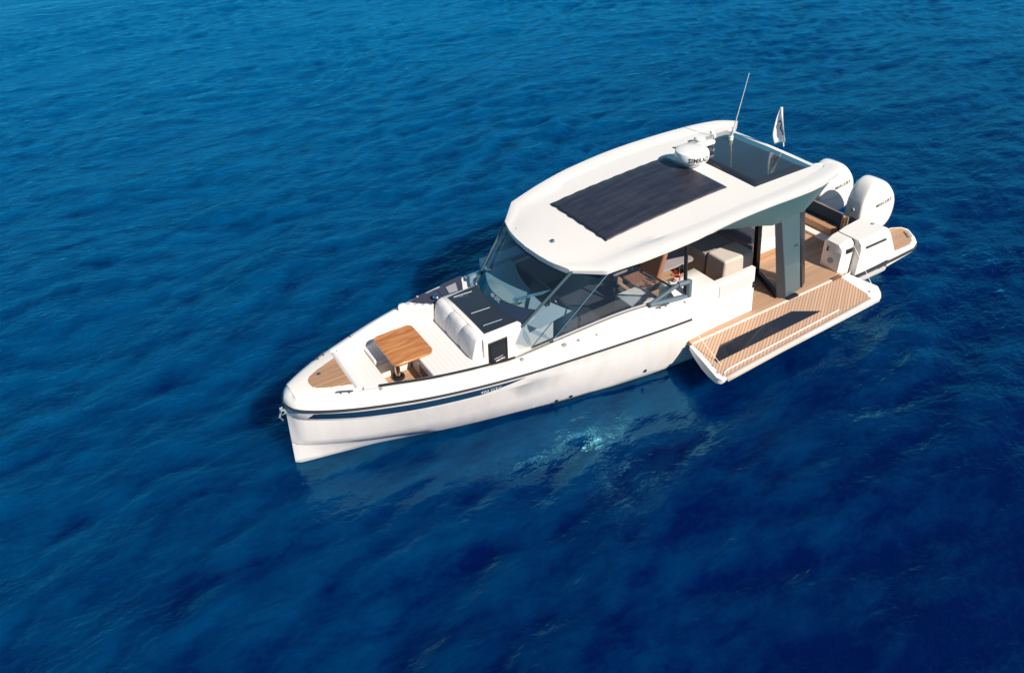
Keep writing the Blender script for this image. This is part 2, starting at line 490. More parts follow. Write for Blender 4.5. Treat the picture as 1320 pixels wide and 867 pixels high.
def text_mesh(txt, size, bold=0.0, shear=0.0, space=1.0):
    cu = bpy.data.curves.new('lettering', 'FONT'); cu.body = txt; cu.size = size; cu.offset = bold; cu.shear = shear
    cu.space_character = space; cu.align_x = 'CENTER'; cu.align_y = 'CENTER'; cu.resolution_u = 2
    o = bpy.data.objects.new('tmp', cu); C.objects.link(o)
    bpy.context.view_layer.update()
    me = bpy.data.meshes.new_from_object(o.evaluated_get(bpy.context.evaluated_depsgraph_get()))
    bpy.data.objects.remove(o); 
    V = [tuple(v.co) for v in me.vertices]; F = [tuple(p.vertices) for p in me.polygons]
    return V, F

def lettering(txt, size, origin, xdir, ydir, m, parent, bold=0.0, shear=0.0, bend=None, space=1.0):
    V, F = text_mesh(txt, size, bold, shear, space)
    o, x, y = Vector(origin), Vector(xdir).normalized(), Vector(ydir).normalized()
    mb = MB(); mb.add([bend(v[0], v[1]) if bend else tuple(o+x*v[0]+y*v[1]) for v in V], F)
    return obj('lettering', mb, m, parent, smooth=False)

# ---------------------------------------------------------------- sea
def build_sea():
    def axis(lo, hi, h, far):
        a = list(np.arange(lo, hi, h)); s = h; 
        x = a[-1]; up = []
        while x < far: s *= 1.16; x += s; up.append(x)
        x = a[0]; s = h; dn = []
        while x > -far: s *= 1.16; x -= s; dn.append(x)
        return np.array(dn[::-1]+a+up)
    xs = axis(-27, 18, 0.075, 5000); ys = axis(-34, 9, 0.075, 5000)
    X, Y = np.meshgrid(xs, ys)
    Z = np.zeros_like(X)
    K = 130
    lam = np.exp(rng.uniform(np.log(0.4), np.log(8.0), K))
    th = rng.normal(0, 0.6, K)+np.pi/2+0.02
    amp = 0.0042*lam**0.50*rng.uniform(0.5, 1.4, K)
    ph = rng.uniform(0, 2*np.pi, K)
    spx = np.gradient(xs)[None, :]; spy = np.gradient(ys)[:, None]
    CR = np.zeros_like(X); cs = 0.0
    # slow warping so that crests bend and break up instead of running on evenly
    WX = X+0.6*np.sin(0.33*Y+0.21*X+1.0)+0.3*np.sin(0.71*X-0.43*Y+2.2)
    WY = Y+0.5*np.sin(0.29*X-0.17*Y+0.4)+0.22*np.sin(0.63*Y+0.55*X)
    env = 0.62+0.38*np.sin(0.19*X+0.31*Y+0.7)*np.sin(0.27*X-0.23*Y+2.0)
    for l, t, a, p in zip(lam, th, amp, ph):
        k = 2*np.pi/l
        fade = np.clip((l/np.maximum(spx, spy)-3)/4, 0, 1)
        arg = k*(np.cos(t)*WX+np.sin(t)*WY)+p
        w = np.sin(arg)+0.18*np.cos(2*arg)
        Z += a*fade*w*(env if l < 2.5 else 1.0)
        if 0.45 < l < 1.7:
            CR += a*w*fade; cs += a*a*0.5
    CR /= math.sqrt(cs)
    # calmer in the lee of the hull so that the water line stays put
    d = np.hypot((X-6.0)/7.5, (Y-1.0)/3.6)
    CALM = 0.32+0.68*np.clip((d-0.55)/0.75, 0, 1)
    Z *= 0.30+0.70*CALM
    CALM += 1.1*np.exp(-((X+1.2)**2/9+(Y-3.2)**2/7))
    ny, nx = X.shape
    me = bpy.data.meshes.new('sea')
    co = np.stack([X, Y, Z], -1).reshape(-1, 3).astype(np.float32)
    idx = np.arange(nx*ny).reshape(ny, nx)
    q = np.stack([idx[:-1, :-1], idx[:-1, 1:], idx[1:, 1:], idx[1:, :-1]], -1).reshape(-1, 4)
    me.vertices.add(len(co)); me.vertices.foreach_set('co', co.ravel())
    me.loops.add(q.size); me.loops.foreach_set('vertex_index', q.ravel().astype(np.int32))
    me.polygons.add(len(q)); me.polygons.foreach_set('loop_start', np.arange(0, q.size, 4, dtype=np.int32))
    me.polygons.foreach_set('loop_total', np.full(len(q), 4, np.int32))
    for nm, arr in (('crest', CR), ('calm', CALM)):
        at = me.attributes.new(nm, 'FLOAT', 'POINT'); at.data.foreach_set('value', arr.ravel().astype(np.float32))
    me.update(); me.validate()
    me.polygons.foreach_set('use_smooth', [True]*len(me.polygons))
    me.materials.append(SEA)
    o = bpy.data.objects.new('sea', me); C.objects.link(o); o['kind'] = 'structure'
    o['label'] = 'deep blue rippled sea'
    return o
build_sea()

# ---------------------------------------------------------------- the yacht
yacht = thing('motor_yacht', 'white motor yacht with hardtop roof and a teak side terrace folded down over the sea', 'boat')

Y_RAIL = smooth_tab([(11.60, 0.0), (11.56, .12), (11.5, .24), (11.35, .38), (10.9, .65), (10.5, .83), (9.7, 1.12), (9.0, 1.30), (8.3, 1.43), (7.75, 1.50), (6.65, 1.61), (5.25, 1.71), (3.5, 1.77), (1.15, 1.79), (.5, 1.78), (-.3, 1.77), (-1.0, 1.7)])
Z_RAIL = smooth_tab([(11.62, 1.21), (10.5, 1.20), (9, 1.19), (7.5, 1.17), (5.3, 1.12), (1.15, 1.08), (-1, 1.06)])
Y_KN = smooth_tab([(11.6, 0.0), (11.55, .07), (11.48, .19), (11.17, .42), (10.54, .77), (9.73, 1.07), (8.8, 1.29), (8.3, 1.38), (7.5, 1.49), (6.5, 1.59), (5.25, 1.69), (3.5, 1.74), (1.15, 1.76), (-.3, 1.72), (-1.0, 1.64)])
Y_CH = smooth_tab([(11.62, 0.0), (11.58, .07), (11.21, .28), (10.69, .45), (10.1, .57), (9.5, .74), (8.4, 1.02), (7.5, 1.22), (6.4, 1.41), (5, 1.56), (3, 1.63), (-1, 1.6)])
Z_CH = smooth_tab([(11.62, .45), (11.21, .40), (10.69, .31), (10.1, .20), (9.5, .13), (8.4, .12), (6.4, .13), (5, .14), (-1, .14)])
Y_WL = smooth_tab([(11.65, 0.0), (11.6, .03), (11.23, .12), (10.63, .25), (9.92, .46), (9.08, .73), (8.31, .92), (7.53, 1.12), (6.38, 1.33), (4.99, 1.49), (3, 1.57), (-1, 1.56)])
X_T = -0.25                   # transom
X_A, X_F = 1.15, 5.25         # the terrace opening on the port side

def hull_section(x, full=True):
    yr, zr, yk = Y_RAIL(x), Z_RAIL(x), Y_KN(x)
    yc, zc, yw = Y_CH(x), Z_CH(x), Y_WL(x)
    zk = zr-0.235
    P = [(0.0, -0.62), (yw*0.62, -0.34), (yw, 0.0), (yc-0.035, zc-0.015), (yc, zc)]
    P.append((yc+(yk-yc)*0.42, zc+(0.55-zc)*0.55 if zc < .55 else zc))
    P += [(yc+(yk-yc)*0.62, 0.56), (yk-0.035*min(1, max(0, (x-7.6)/.8)), zk-0.03), (yk, zk), ((yk+yr)/2, (zk+zr)/2), (yr, zr)]
    return P

def build_hull():
    xs = sorted(set([X_T, 0.3, .75, X_A, X_F, 11.05, 11.2, 11.3, 11.4, 11.47, 11.51, 11.54]+list(np.linspace(1.6, 4.8, 8))+list(np.linspace(5.6, 10.9, 24))))
    rows = []
    for sgn in (1, -1):
        rws = []
        for x in xs:
            rws.append([(x+max(0, (x-11)/.6)*(-.03+.075*(1.2-z)), sgn*y, z) for y, z in hull_section(x)])
        m = len(rws[0])
        nose = [(11.605-.03+.075*(1.2-p[2]), 0, p[2]) for p in rws[-1]]
        rws.append(nose)
        rows.append(rws)
    mb = MB()
    xs2 = xs+[11.7]
    mb.grid(rows[0], skip=lambda i, j: j >= 6 and (xs2[i]+xs2[i+1])/2 <= X_F)
    mb.grid(rows[1], skip=lambda i, j: j >= 6 and (xs2[i]+xs2[i+1])/2 <= X_A)
    # transom
    t0, t1 = rows[0][0][:7], rows[1][0][:7]
    mb.add(t0+t1[::-1], [tuple(range(2*len(t0)))])
    # cut edges of the topsides at the terrace
    for x, d in ((X_F, 1),):
        pr_ = [(x, y, z) for y, z in hull_section(x)[6:]]
        mb.add(pr_+[(x, 1.57, pr_[-1][2]), (x, 1.57, .56)], [tuple(range(len(pr_)+2))])
    return obj('hull', mb, HULLW, yacht, angle=28)
hull = build_hull()
def hull_y(x, z):
    P = hull_section(x); return float(np.interp(z, [p[1] for p in P], [p[0] for p in P]))

def rail_strip(parent, x0, x1, fy, fz, r, m, name='rub_rail', sgn=1, n=40, nose=False):
    pts = [(x, sgn*(fy(x)+r*0.3), fz(x)) for x in np.linspace(x0, x1, n)]
    return obj(name, MB().tube(pts, r, 8), m, parent)
for s in (1, -1):
    # bow to terrace
    pts = [(x, s*(Y_RAIL(x)+.008), Z_RAIL(x)) for x in list(np.linspace(5.27, 11.2, 40))+[11.3, 11.38, 11.45, 11.51]]
    pts += [(11.555, s*.13, 1.205), (11.585, 0, 1.205)]
    obj('rub_rail', MB().tube(pts, 0.021, 8), RAIL, hull)
    pts = [(1.05, s*1.785, .44), (.4, s*1.785, .44), (-.1, s*1.78, .445), (-.7, s*1.765, .45), (-.86, s*1.70, .45), (-1.0, s*1.55, .45)]
    obj('rub_rail', MB().tube(pts, 0.03, 8), RAIL, hull)
obj('rub_rail', MB().tube([(x, -1*(Y_RAIL(x)+.008), Z_RAIL(x)) for x in np.linspace(-.2, 5.2, 12)], .021, 8), RAIL, hull)
obj('rub_rail', MB().tube([(x, 1.80, 1.07) for x in np.linspace(0.44, .98, 6)], .022, 8), RAIL, hull)

# navy stripe along the topsides
for s in (1, -1):
    top, bot = [], []
    for t in np.linspace(0, 1, 50):
        x = 8.32+(11.33-8.32)*t
        zr, yr, yk = Z_RAIL(x), Y_RAIL(x), Y_KN(x)
        zk = zr-.235
        def yat(z): return yk+(yr-yk)*(z-zk)/(zr-zk)
        zt = zr-.066
        zb = zk+.035
        if x < 9.0: zb = zt-(zt-zb)*max(0.02, (x-8.32)/.68)**0.8
        xo = 0.0
        top.append((x+.02*(t > .97), s*(yat(zt)+.006), zt)); bot.append((x-(.10 if t == 1 else 0)*0, s*(yat(zb)+.006), zb))
    top[-1] = (11.27, s*(Y_KN(11.27)+(Y_RAIL(11.27)-Y_KN(11.27))*.72+.007), top[-1][2])
    bot[-1] = (11.37, s*(Y_KN(11.37)+.012), bot[-1][2])
    obj('hull_stripe', MB().grid([top, bot]), NAVY, hull)

# hull lettering on the stripe
x0 = 8.86
dx = Vector((-1, (Y_RAIL(8.6)-Y_RAIL(9.1))/.5, 0)).normalized()
yl = (Y_KN(x0)+Y_RAIL(x0))/2
lettering('400 GTC', 0.088, (x0, yl+.016, Z_RAIL(x0)-.135), dx, (0, .18, 1), WINK, hull, bold=0.0)
# through-hull fittings near the waterline
for x, z in ((7.63, .16), (7.38, .17), (6.0, .22)):
    y = hull_y(x, z)
    obj('drain_fitting', MB().tube([(x, y-.03, z), (x, y+.012, z)], .032, 12), BLACK, hull)

# ---- deck: gunwale caps, foredeck
Y_IN = smooth_tab([(11.45, .12), (11.2, .27), (10.9, .43), (10.63, .53), (10.35, .63), (9.57, .92), (8.9, 1.09), (8.33, 1.19), (7.6, 1.19), (6.54, 1.21), (5.6, 1.29), (5.2, 1.42), (4.6, 1.46)])
Z_IN = smooth_tab([(11.5, 1.36), (10, 1.365), (8.5, 1.36), (7.6, 1.37), (6.5, 1.39), (5.25, 1.36)])
def cap_profile(x, s):
    yr, zr, yi, zi = Y_RAIL(x), Z_RAIL(x), Y_IN(x), Z_IN(x)
    w = yr-yi
    return [(x, s*(yr+.004), zr+.015), (x, s*(yr-.012), zr+.055), (x, s*(yr-.05), zr+.09), (x, s*(yr-.45*w), zr+.09+(zi-zr-.09)*.6), (x, s*(yi+.03), zi), (x, s*yi, zi-.01), (x, s*yi, zi-.07)]
deck_mb = MB()
for s in (1, -1):
    xs = list(np.linspace(X_F, 10.625, 44))
    deck_mb.grid([cap_profile(x, s) for x in xs])
    rows = []
    for x in [10.625, 10.8, 10.95, 11.1, 11.2, 11.3, 11.38, 11.44]:
        P = cap_profile(x, s)[:4]; yi = Y_IN(x)
        rows.append(P+[(x, s*(yi+.03), Z_IN(x)-.002), (x, s*yi*.5, Z_IN(x)+.004), (x, 0, Z_IN(x)+.006)])
    for f, xo in ((.62, 0), (.3, 0), (0, 0)):
        a = cap_profile(11.44, s); yo = Y_RAIL(11.50)+.004 if f > .5 else (.13 if f > .2 else 0)
        xe = 11.50 if f > .5 else (11.55 if f > .2 else 11.585)
        c = Vector((11.40, 0, Z_IN(11.4)+.006))
        e = Vector((xe, s*yo, 1.225))
        rows.append([tuple(e), tuple(e.lerp(c, .07)*1+Vector((0, 0, .035))), tuple(e.lerp(c, .2)+Vector((0, 0, .05))), tuple(e.lerp(c, .45)+Vector((0, 0, .048))), tuple(e.lerp(c, .7)+Vector((0, 0, .03))), tuple(e.lerp(c, .9)+Vector((0, 0, .011))), tuple(c)])
    deck_mb.grid(rows)
deck = obj('deck', deck_mb, WHITE, yacht, angle=80)

# teak foredeck
poly = [(10.64, -.37), (10.95, -.245), (11.1, -.155), (11.145, -.1), (11.165, 0), (11.145, .1), (11.1, .155), (10.95, .245), (10.64, .37)]
obj('teak_panel', MB().prism(poly, 1.352, 1.374), TEAK_B, deck, smooth=False)
obj('hatch_latch', MB().lathe([(0, .012), (.028, .012), (.032, 0)], (10.97, -.12, 1.374), 12), CHROME, deck)
# anchor roller at the stem
mb = MB()
mb.box(11.53, 11.66, -.04, -.025, 1.03, 1.12).box(11.53, 11.66, .025, .04, 1.03, 1.12).tube([(11.64, -.04, 1.07), (11.64, .04, 1.07)], .03, 12)
mb.tube([(11.60, 0, 1.09), (11.66, 0, 1.06), (11.695, 0, .98), (11.66, 0, .90)], .016, 8)
obj('bow_roller', mb, mat('satin_steel', (0.42, 0.43, 0.45), rough=.55, metal=.6), yacht, bevel=.004)

CLEATM = mat('dark_steel', (0.16, 0.16, 0.19), rough=.3, metal=.8)
def cleat(x, s, y, z, parent=deck, yawd=0.0):
    mb = MB()
    a = math.radians(yawd); d = Vector((math.cos(a), math.sin(a), 0))
    p = Vector((x, y, z))
    for t in (-.06, .06): mb.tube([p+d*t, p+d*t+Vector((0, 0, .04))], .012, 6)
    mb.tube([p-d*.12+Vector((0, 0, .04)), p-d*.06+Vector((0, 0, .045)), p+d*.06+Vector((0, 0, .045)), p+d*.12+Vector((0, 0, .04))], .012, 6)
    return obj('cleat', mb, CLEATM, parent)
cleat(10.80, 1, .50, 1.355, yawd=-28)
cleat(10.80, -1, -.52, 1.355, yawd=28)
cleat(5.65, 1, 1.42, 1.335, yawd=-3)
cleat(5.65, -1, -1.42, 1.335, yawd=3)
def cap_z(x, y):
    P = sorted([(p[1], p[2]) for p in cap_profile(x, 1)[:6]])
    return float(np.interp(y, [p[0] for p in P], [p[1] for p in P]))
# little caps, vents on the port side deck
for x, y, r in ((7.55, 1.33, .045), (7.3, 1.36, .028), (6.98, 1.40, .018), (10.33, .70, .028), (8.28, 1.27, .035), (5.25, 1.50, .022)):
    z = cap_z(x, y)
    obj('deck_fitting', MB().lathe([(0, .018), (r*.8, .017), (r, .008), (r, -.03)], (x, y, z), 14), GREYP, deck)
for x in (10.2, 8.85):
    obj('deck_fitting', MB().lathe([(0, .03), (.022, .028), (.028, .015), (.028, -.03)], (x, -Y_IN(x)-.07, Z_IN(x)-.01), 14), GREYP, deck)

# inner liner of bow cockpit: walls + floor
mb = MB()
for s in (1, -1):
    xs = np.linspace(7.5, 10.63, 26)
    mb.grid([[(x, s*(Y_IN(x)+.002), Z_IN(x)-.02), (x, s*(Y_IN(x)-.02), 1.15), (x, s*(Y_IN(x)-.06), .58)] for x in xs])
mb.grid([[(10.63, y*Y_IN(10.63), z) for y in (-1, 0, 1)] for z in (1.35, 1.0, .58)])
obj('bow_liner', mb, WHITE, yacht)
poly = [(7.6, -1.1), (8.4, -1.1), (9.5, -.82), (10.3, -.52), (10.3, .52), (9.5, .82), (8.4, 1.1), (7.6, 1.1)]
obj('teak_floor', MB().prism(poly, .72, .80), TEAK_X, yacht, smooth=False)

# dark grab rail along the port gunwale edge, and starboard
for s in (1,):
    pts = [(x, s*(Y_IN(x)+.008), Z_IN(x)+.018) for x in np.linspace(8.36, 10.33, 22)]
    obj('grab_rail', MB().tube(pts, .017, 8), BLACK, deck)

# bow seating ------------------------------------------------------------
def gin(x, off): return Y_IN(x)-off
ZS = 1.18   # top of seats
# front seat base + cushion
front = [(10.60, -gin(10.60, .03)), (10.60, gin(10.60, .03)), (10.11, gin(10.11, .03)), (10.11, -gin(10.11, .03))]
star = [(10.10, -gin(10.10, .03)), (10.10, -.17), (9.50, -.17), (9.50, -gin(9.50, .03))]
aft = [(9.37, -gin(9.37, .05)), (9.37, gin(9.37, .05)*.72), (8.60, .80), (8.60, -.92)]
aft = [(9.49, -gin(9.49, .03)), (9.49, gin(9.49, .03)), (9.1, .90), (8.62, .80), (8.62, -.86), (9.12, -gin(9.12, .03))]
def shrink(poly, d):
    c = np.mean(np.array(poly), 0); return [tuple(np.array(p)+(c-np.array(p))*d) for p in poly]
for k, poly in enumerate((front, star, aft)):
    obj('seat_base', MB().prism(shrink(poly, .015), .76, ZS-.1), WHITE, yacht, bevel=.01)
    obj('seat_cushion', MB().prism(poly, ZS-.1, ZS), QUILT, yacht, bevel=.035, segs=3)
# locker in face of the aft seat
obj('locker_opening', MB().box(9.478, 9.486, .12, .62, .86, 1.05), mat('locker_brown', (.12, .075, .055), rough=.5, noise=.2), yacht, smooth=False)
# side bolsters sloping from gunwale to seat
for s in (-1, 1):
    xs = np.linspace(9.30 if s < 0 else 9.45, 10.53, 16)
    rows = []
    for x in xs:
        yi = Y_IN(x); zi = Z_IN(x)
        rows.append([(x, s*(yi-.005), zi-.0), (x, s*(yi-.03), zi+.012), (x, s*(yi-.055), zi-.005), (x, s*(yi-.115), ZS+.015), (x, s*(yi-.115), ZS-.06), (x, s*(yi-.01), ZS-.06)])
    mb = MB().grid(rows, close_v=True)
    o = len(rows[0])
    mb.f.append(tuple(range(o))); mb.f.append(tuple((len(rows)-1)*o+k for k in range(o)))
    obj('side_bolster', mb, CUSH, yacht, angle=50)
# front bolster roll by the foredeck
mb = MB().tube([(10.585, y, 1.335+.0*y) for y in np.linspace(-.50, .50, 12)], .06, 12)
obj('front_bolster', mb, CUSH, yacht)
mb = MB().hexa([(10.60, -.50, 1.32), (10.60, .50, 1.32), (10.50, .52, ZS-.02), (10.50, -.52, ZS-.02)], [(10.63, -.50, 1.32), (10.63, .50, 1.32), (10.63, .52, ZS-.02), (10.63, -.52, ZS-.02)])
obj('front_backrest', mb, CUSH, yacht, bevel=.015)
# starboard corner backrest standing diagonally, scalloped top
a, b = Vector((9.29, -.97, 0)), Vector((8.83, -.62, 0))
n = Vector((0.60, 0.80, 0)).normalized()*0.11
mb = MB(); rows = []
for t in np.linspace(0, 1, 33):
    p = a.lerp(b, t); zt = 1.455+.018*abs(math.sin(t*math.pi*4.5))
    rows.append([tuple(p+Vector((0, 0, ZS-.04))), tuple(p+Vector((0, 0, zt-.03))), tuple(p-n*.35+Vector((0, 0, zt))), tuple(p-n+Vector((0, 0, zt-.02))), tuple(p-n+Vector((0, 0, ZS-.04)))])
mb.grid(rows, close_v=True)
mb.f.append((0, 1, 2, 3, 4)); mb.f.append(tuple(32*5+k for k in range(5)))
obj('corner_backrest', mb, CUSH, yacht, angle=50)
# main backrest: three pads leaning on the trunk
for y0, y1 in ((-.66, -.22), (-.21, .23), (.24, .68)):
    rows = []
    prof = [(8.60, ZS-.03), (8.82, ZS-.01), (8.835, ZS+.05), (8.755, 1.50), (8.72, 1.55), (8.65, 1.565), (8.60, 1.53)]
    k = 5
    ys = np.linspace(y0, y1, k+1)
    for j, y in enumerate(ys):
        inset = .02 if j in (0, k) else 0
        rows.append([(x-inset*(x > 8.62), y, z-inset*(z > 1.5)) for x, z in prof])
    mb = MB().grid(rows, close_v=True); o = len(prof)
    mb.f.append(tuple(range(o))); mb.f.append(tuple(k*o+i for i in range(o)))
    obj('backrest_cushion', mb, CUSH, yacht, angle=50)

# bow table
table = obj('bow_table', MB().prism(rrect(9.32, 9.985, -.435, .435, .10), 1.40, 1.44), WOOD, yacht, bevel=.012)
mb = MB().lathe([(.02, .0), (.085, .0), (.085, .03), (.05, .05), (.042, .1), (.042, .52), (.06, .54), (.09, .58), (.09, .605), (0, .605)], (9.79, -.04, .80), 20)
obj('pedestal', mb, CHROME, table)
obj('pedestal_collar', MB().lathe([(.088, .0), (.1, .01), (.1, .05), (.06, .06)], (9.79, -.04, .80), 20), BLACK, table)

# ---- trunk (coach roof) between backrest and windscreen
mb = MB()
prof_t = [(.70, .60), (.735, 1.40), (.725, 1.50), (.68, 1.535), (.35, 1.555), (0, 1.56)]
def trunk_row(x): return [(x, y, z) for y, z in prof_t]+[(x, -y, z) for y, z in prof_t[-2::-1]]
rows = [trunk_row(x) for x in (8.625, 8.61, 8.3, 8.0, 7.6, 7.35)]
mb.grid(rows); mb.f.append(tuple(range(len(rows[0]))))
trunk = obj('coach_roof', mb, WHITE, yacht, angle=40)
# dark glazed top with pale frame
pts_o = []
def zt(x, y): return 1.562-.025*abs(y)/.68-(.0)
for y in np.linspace(-.60, .62, 13): pts_o.append((8.55, y))
for y in np.linspace(.62, -.66, 15): pts_o.append((8.05-.24*y*y, y))
obj('hatch_glass', MB().prism(pts_o, lambda x, y: zt(x, y)-.03, lambda x, y: zt(x, y)+.012), HATCHGL, trunk, smooth=False)
for y in (-.52, .08, .46):
    obj('hatch_handrail', MB().tube([(8.48, y, zt(0, y)+.03), (8.15, y+.02, zt(0, y)+.03)], .011, 6), CHROME, trunk)
# port door of the trunk: frame and dark pane
obj('side_door', MB().hexa([(8.56, .722, .80), (8.22, .722, .80), (8.22, .742, 1.44), (8.56, .742, 1.44)], [(8.56, .738, .80), (8.22, .738, .80), (8.22, .755, 1.42), (8.56, .755, 1.42)]), BLACK, trunk, bevel=.006)
obj('door_pane', MB().hexa([(8.52, .737, .9), (8.27, .737, .9), (8.27, .75, 1.39), (8.52, .75, 1.39)], [(8.52, .745, .9), (8.27, .745, .9), (8.27, .757, 1.385), (8.52, .757, 1.385)]), DARKGL, trunk)
obj('door_handle', MB().tube([(8.46, .775, 1.06), (8.30, .775, 1.08)], .012, 6), CHROME, trunk)
# port walkway deck (white) and starboard walkway with navy pads
obj('walkway', MB().prism([(8.58, .745), (8.5, 1.1), (7.45, 1.16), (7.45, .745)], .9, 1.0), WHITE, yacht, smooth=False)
obj('walkway', MB().prism([(8.60, -.74), (8.72, -.80), (9.06, -1.07), (8.5, -1.17), (7.35, -1.21), (7.35, -.74)], .9, 1.352), WHITE, yacht, smooth=False)
obj('deck_pad', MB().prism([(9.03, -1.11), (8.74, -1.21), (8.66, -1.17), (8.50, -1.20), (8.50, -.84), (8.60, -.84), (8.74, -.83)], 1.35, 1.372), PADNAVY, yacht, smooth=False)
obj('deck_pad', MB().prism([(8.49, -1.19), (8.38, -1.21), (8.34, -1.28), (7.92, -1.33), (8.10, -.93), (8.49, -.84)], 1.35, 1.374), PADNAVY, yacht, smooth=False)
obj('deck_hatch', MB().prism([(8.33, -1.13), (8.12, -1.16), (8.20, -.93), (8.36, -.95)], 1.36, 1.388), GREYP, yacht)
obj('deck_vent', MB().lathe([(0, .09), (.05, .085), (.065, .06), (.05, .04), (.03, .03), (.03, 0)], (8.62, -.90, 1.37), 16), CHROME, yacht)

# ---- windscreen
def scr(y, t):   # t 0 base .. 1 top
    xb, zb = 8.06-.25*y*y, 1.545-.06*y*y
    yt = y*1.30
    xt, ztp = 7.30-.17*yt*yt, 2.36-.01*yt*yt
    bulge = .07*math.sin(math.pi*t)*(1-min(1, (y/.76)**2))
    return (xb+(xt-xb)*t+bulge*.7, y+(yt-y)*t, zb+(ztp-zb)*t+bulge*.45)
ys = np.linspace(-.76, .74, 25); ts = np.linspace(0, 1, 13)
TB = .30
rows = [[scr(y, TB*t) for t in np.linspace(0, 1, 5)] for y in ys]
frit_top = []
screen = obj('windscreen', MB().grid([[scr(y, (TB*(1-.45*(1-(y/.76)**2)))+(1-(TB*(1-.45*(1-(y/.76)**2))))*t) for t in np.linspace(0, 1, 10)] for y in ys]), GLASS, yacht)
obj('frit_band', MB().grid([[scr(y, (TB*(1-.45*(1-(y/.76)**2)))*t) for t in np.linspace(0, 1, 6)] for y in ys]), FRIT, screen)
obj('base_trim', MB().tube([tuple(Vector(scr(y, 0))+Vector((.012, 0, .004))) for y in ys], .010, 6), WHITE, screen)
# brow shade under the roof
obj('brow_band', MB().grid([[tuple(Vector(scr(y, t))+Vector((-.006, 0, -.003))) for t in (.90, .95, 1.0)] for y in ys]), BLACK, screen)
# pillars
for y0 in (.75, -.77):
    pts = [tuple(Vector(scr(y0, t))+Vector((.0, 0, .012))) for t in np.linspace(-.02, 1.0, 8)]
    obj('screen_pillar', MB().tube(pts, .024, 8), GREYMET, screen)
# wipers
def wiper(y_p, t_p, y_e, t_e):
    P = [Vector(scr(y_p+(y_e-y_p)*k, t_p+(t_e-t_p)*k))+Vector((.035, 0, .03)) for k in np.linspace(0, 1, 6)]
    mb = MB().tube(P, .012, 6)
    mb.tube([p+Vector((.01, .045, .0)) for p in P[:-1]]+[P[-1]], .009, 6)
    mb.tube([Vector(scr(y_p, t_p)), Vector(scr(y_p, t_p))+Vector((.05, 0, .04))], .035, 10)
    obj('wiper', mb, CHROME, screen)
wiper(-.55, .33, -.67, .94)
wiper(.40, .28, .72, .62)
# lettering on the frit
def on_screen(dy, t0):
    def f(u, v): 
        p = Vector(scr(-.02+u, t0+v/1.05)); return tuple(p+Vector((.012, 0, .012)))
    return f
lettering('400 GTC', .07, (0, 0, 0), (1, 0, 0), (0, 1, 0), WINK, screen, bend=lambda u, v: tuple(Vector(scr(.02+u, .125+v))+Vector((.014, 0, .014))), bold=.002)
# headland: interior dashboard behind the glass
mb = MB()
rows = []
for y in np.linspace(-.95, .95, 13):
    xb = 7.98-.25*y*y
    rows.append([(xb, y, 1.50), (xb-.35, y, 1.56), (xb-.62, y, 1.60), (xb-.72, y, 1.50), (xb-.74, y, 1.0)])
mb.grid(rows)
dash = obj('dashboard', mb, mat('dash_grey_blue', (0.55, 0.64, 0.65), rough=.6, noise=.08), yacht, angle=50)
obj('helm_screen', MB().hexa([(7.36, .1, 1.62), (7.36, .65, 1.62), (7.28, .65, 1.86), (7.28, .1, 1.86)], [(7.39, .1, 1.62), (7.39, .65, 1.62), (7.31, .65, 1.87), (7.31, .1, 1.87)]), BLACK, dash)
ring = [(7.12+.05*math.sin(a)*0+.06*math.cos(a), .38+.19*math.sin(a), 1.42+.19*math.cos(a)) for a in np.linspace(0, 2*math.pi, 25)]
obj('steering_wheel', MB().tube(ring, .016, 8, cap=False), BLACK, dash)

# side windows (port and starboard)
def side_glass(s):
    # forward quarter pane between the pillar and the white-line edge
    P = lambda p: (p[0], p[1]*s, p[2])
    A = [P(scr(.75, t)) for t in np.linspace(0, 1, 7)]
    lo, hi = Vector((7.66, 1.16, 1.38)), Vector((6.62, 1.24, 2.33))
    B = [P(tuple(lo.lerp(hi, t))) for t in np.linspace(0, 1, 7)]
    mids = []
    for k in range(7):
        a, b = Vector(A[k]), Vector(B[k]); mids.append([a, a.lerp(b, .33)+Vector((.05*(1-k/6), .05*s, 0)), a.lerp(b, .66)+Vector((.03*(1-k/6), .05*s, 0)), b])
    qp = obj('quarter_pane', MB().grid(mids), SIDEGL, yacht)
    low = MB().add([P((7.93, .745, 1.52)), P((8.08, .76, 1.24)), P((7.95, .90, 1.20)), P((7.66, 1.165, 1.36)), P((7.72, 1.04, 1.46))], [(0, 1, 2, 3, 4)])
    obj('lower_pane', low, SIDEGL, qp, smooth=False)
    obj('pane_edge', MB().tube([tuple(Vector(P(tuple(lo.lerp(hi, t))))+Vector((0, .012*s, 0))) for t in (0, .5, 1)], .010, 6), CHROME, qp)
    # long sliding pane
    w = [(7.63, 1.165, 1.39), (7.0, 1.175, 1.41), (6.4, 1.185, 1.42), (5.70, 1.22, 1.42), (5.36, 1.26, 1.56), (6.02, 1.25, 2.10), (6.2, 1.26, 2.37), (6.60, 1.245, 2.34)]
    sp = obj('side_pane', MB().add([P(p) for p in w], [tuple(range(len(w)))]), SIDEGL, yacht, smooth=False)
    obj('pane_frame', MB().tube([P(p) for p in [(5.66, 1.235, 1.41), (5.36, 1.275, 1.56), (6.02, 1.262, 2.10)]], .022, 6), BLACK, sp)
    obj('sill_trim', MB().tube([P((x, Y_IN(x)+.0-.005, Z_IN(x)+.018)) for x in np.linspace(5.7, 7.66, 10)], .02, 6), GREYP, sp)
for s in (1, -1): side_glass(s)
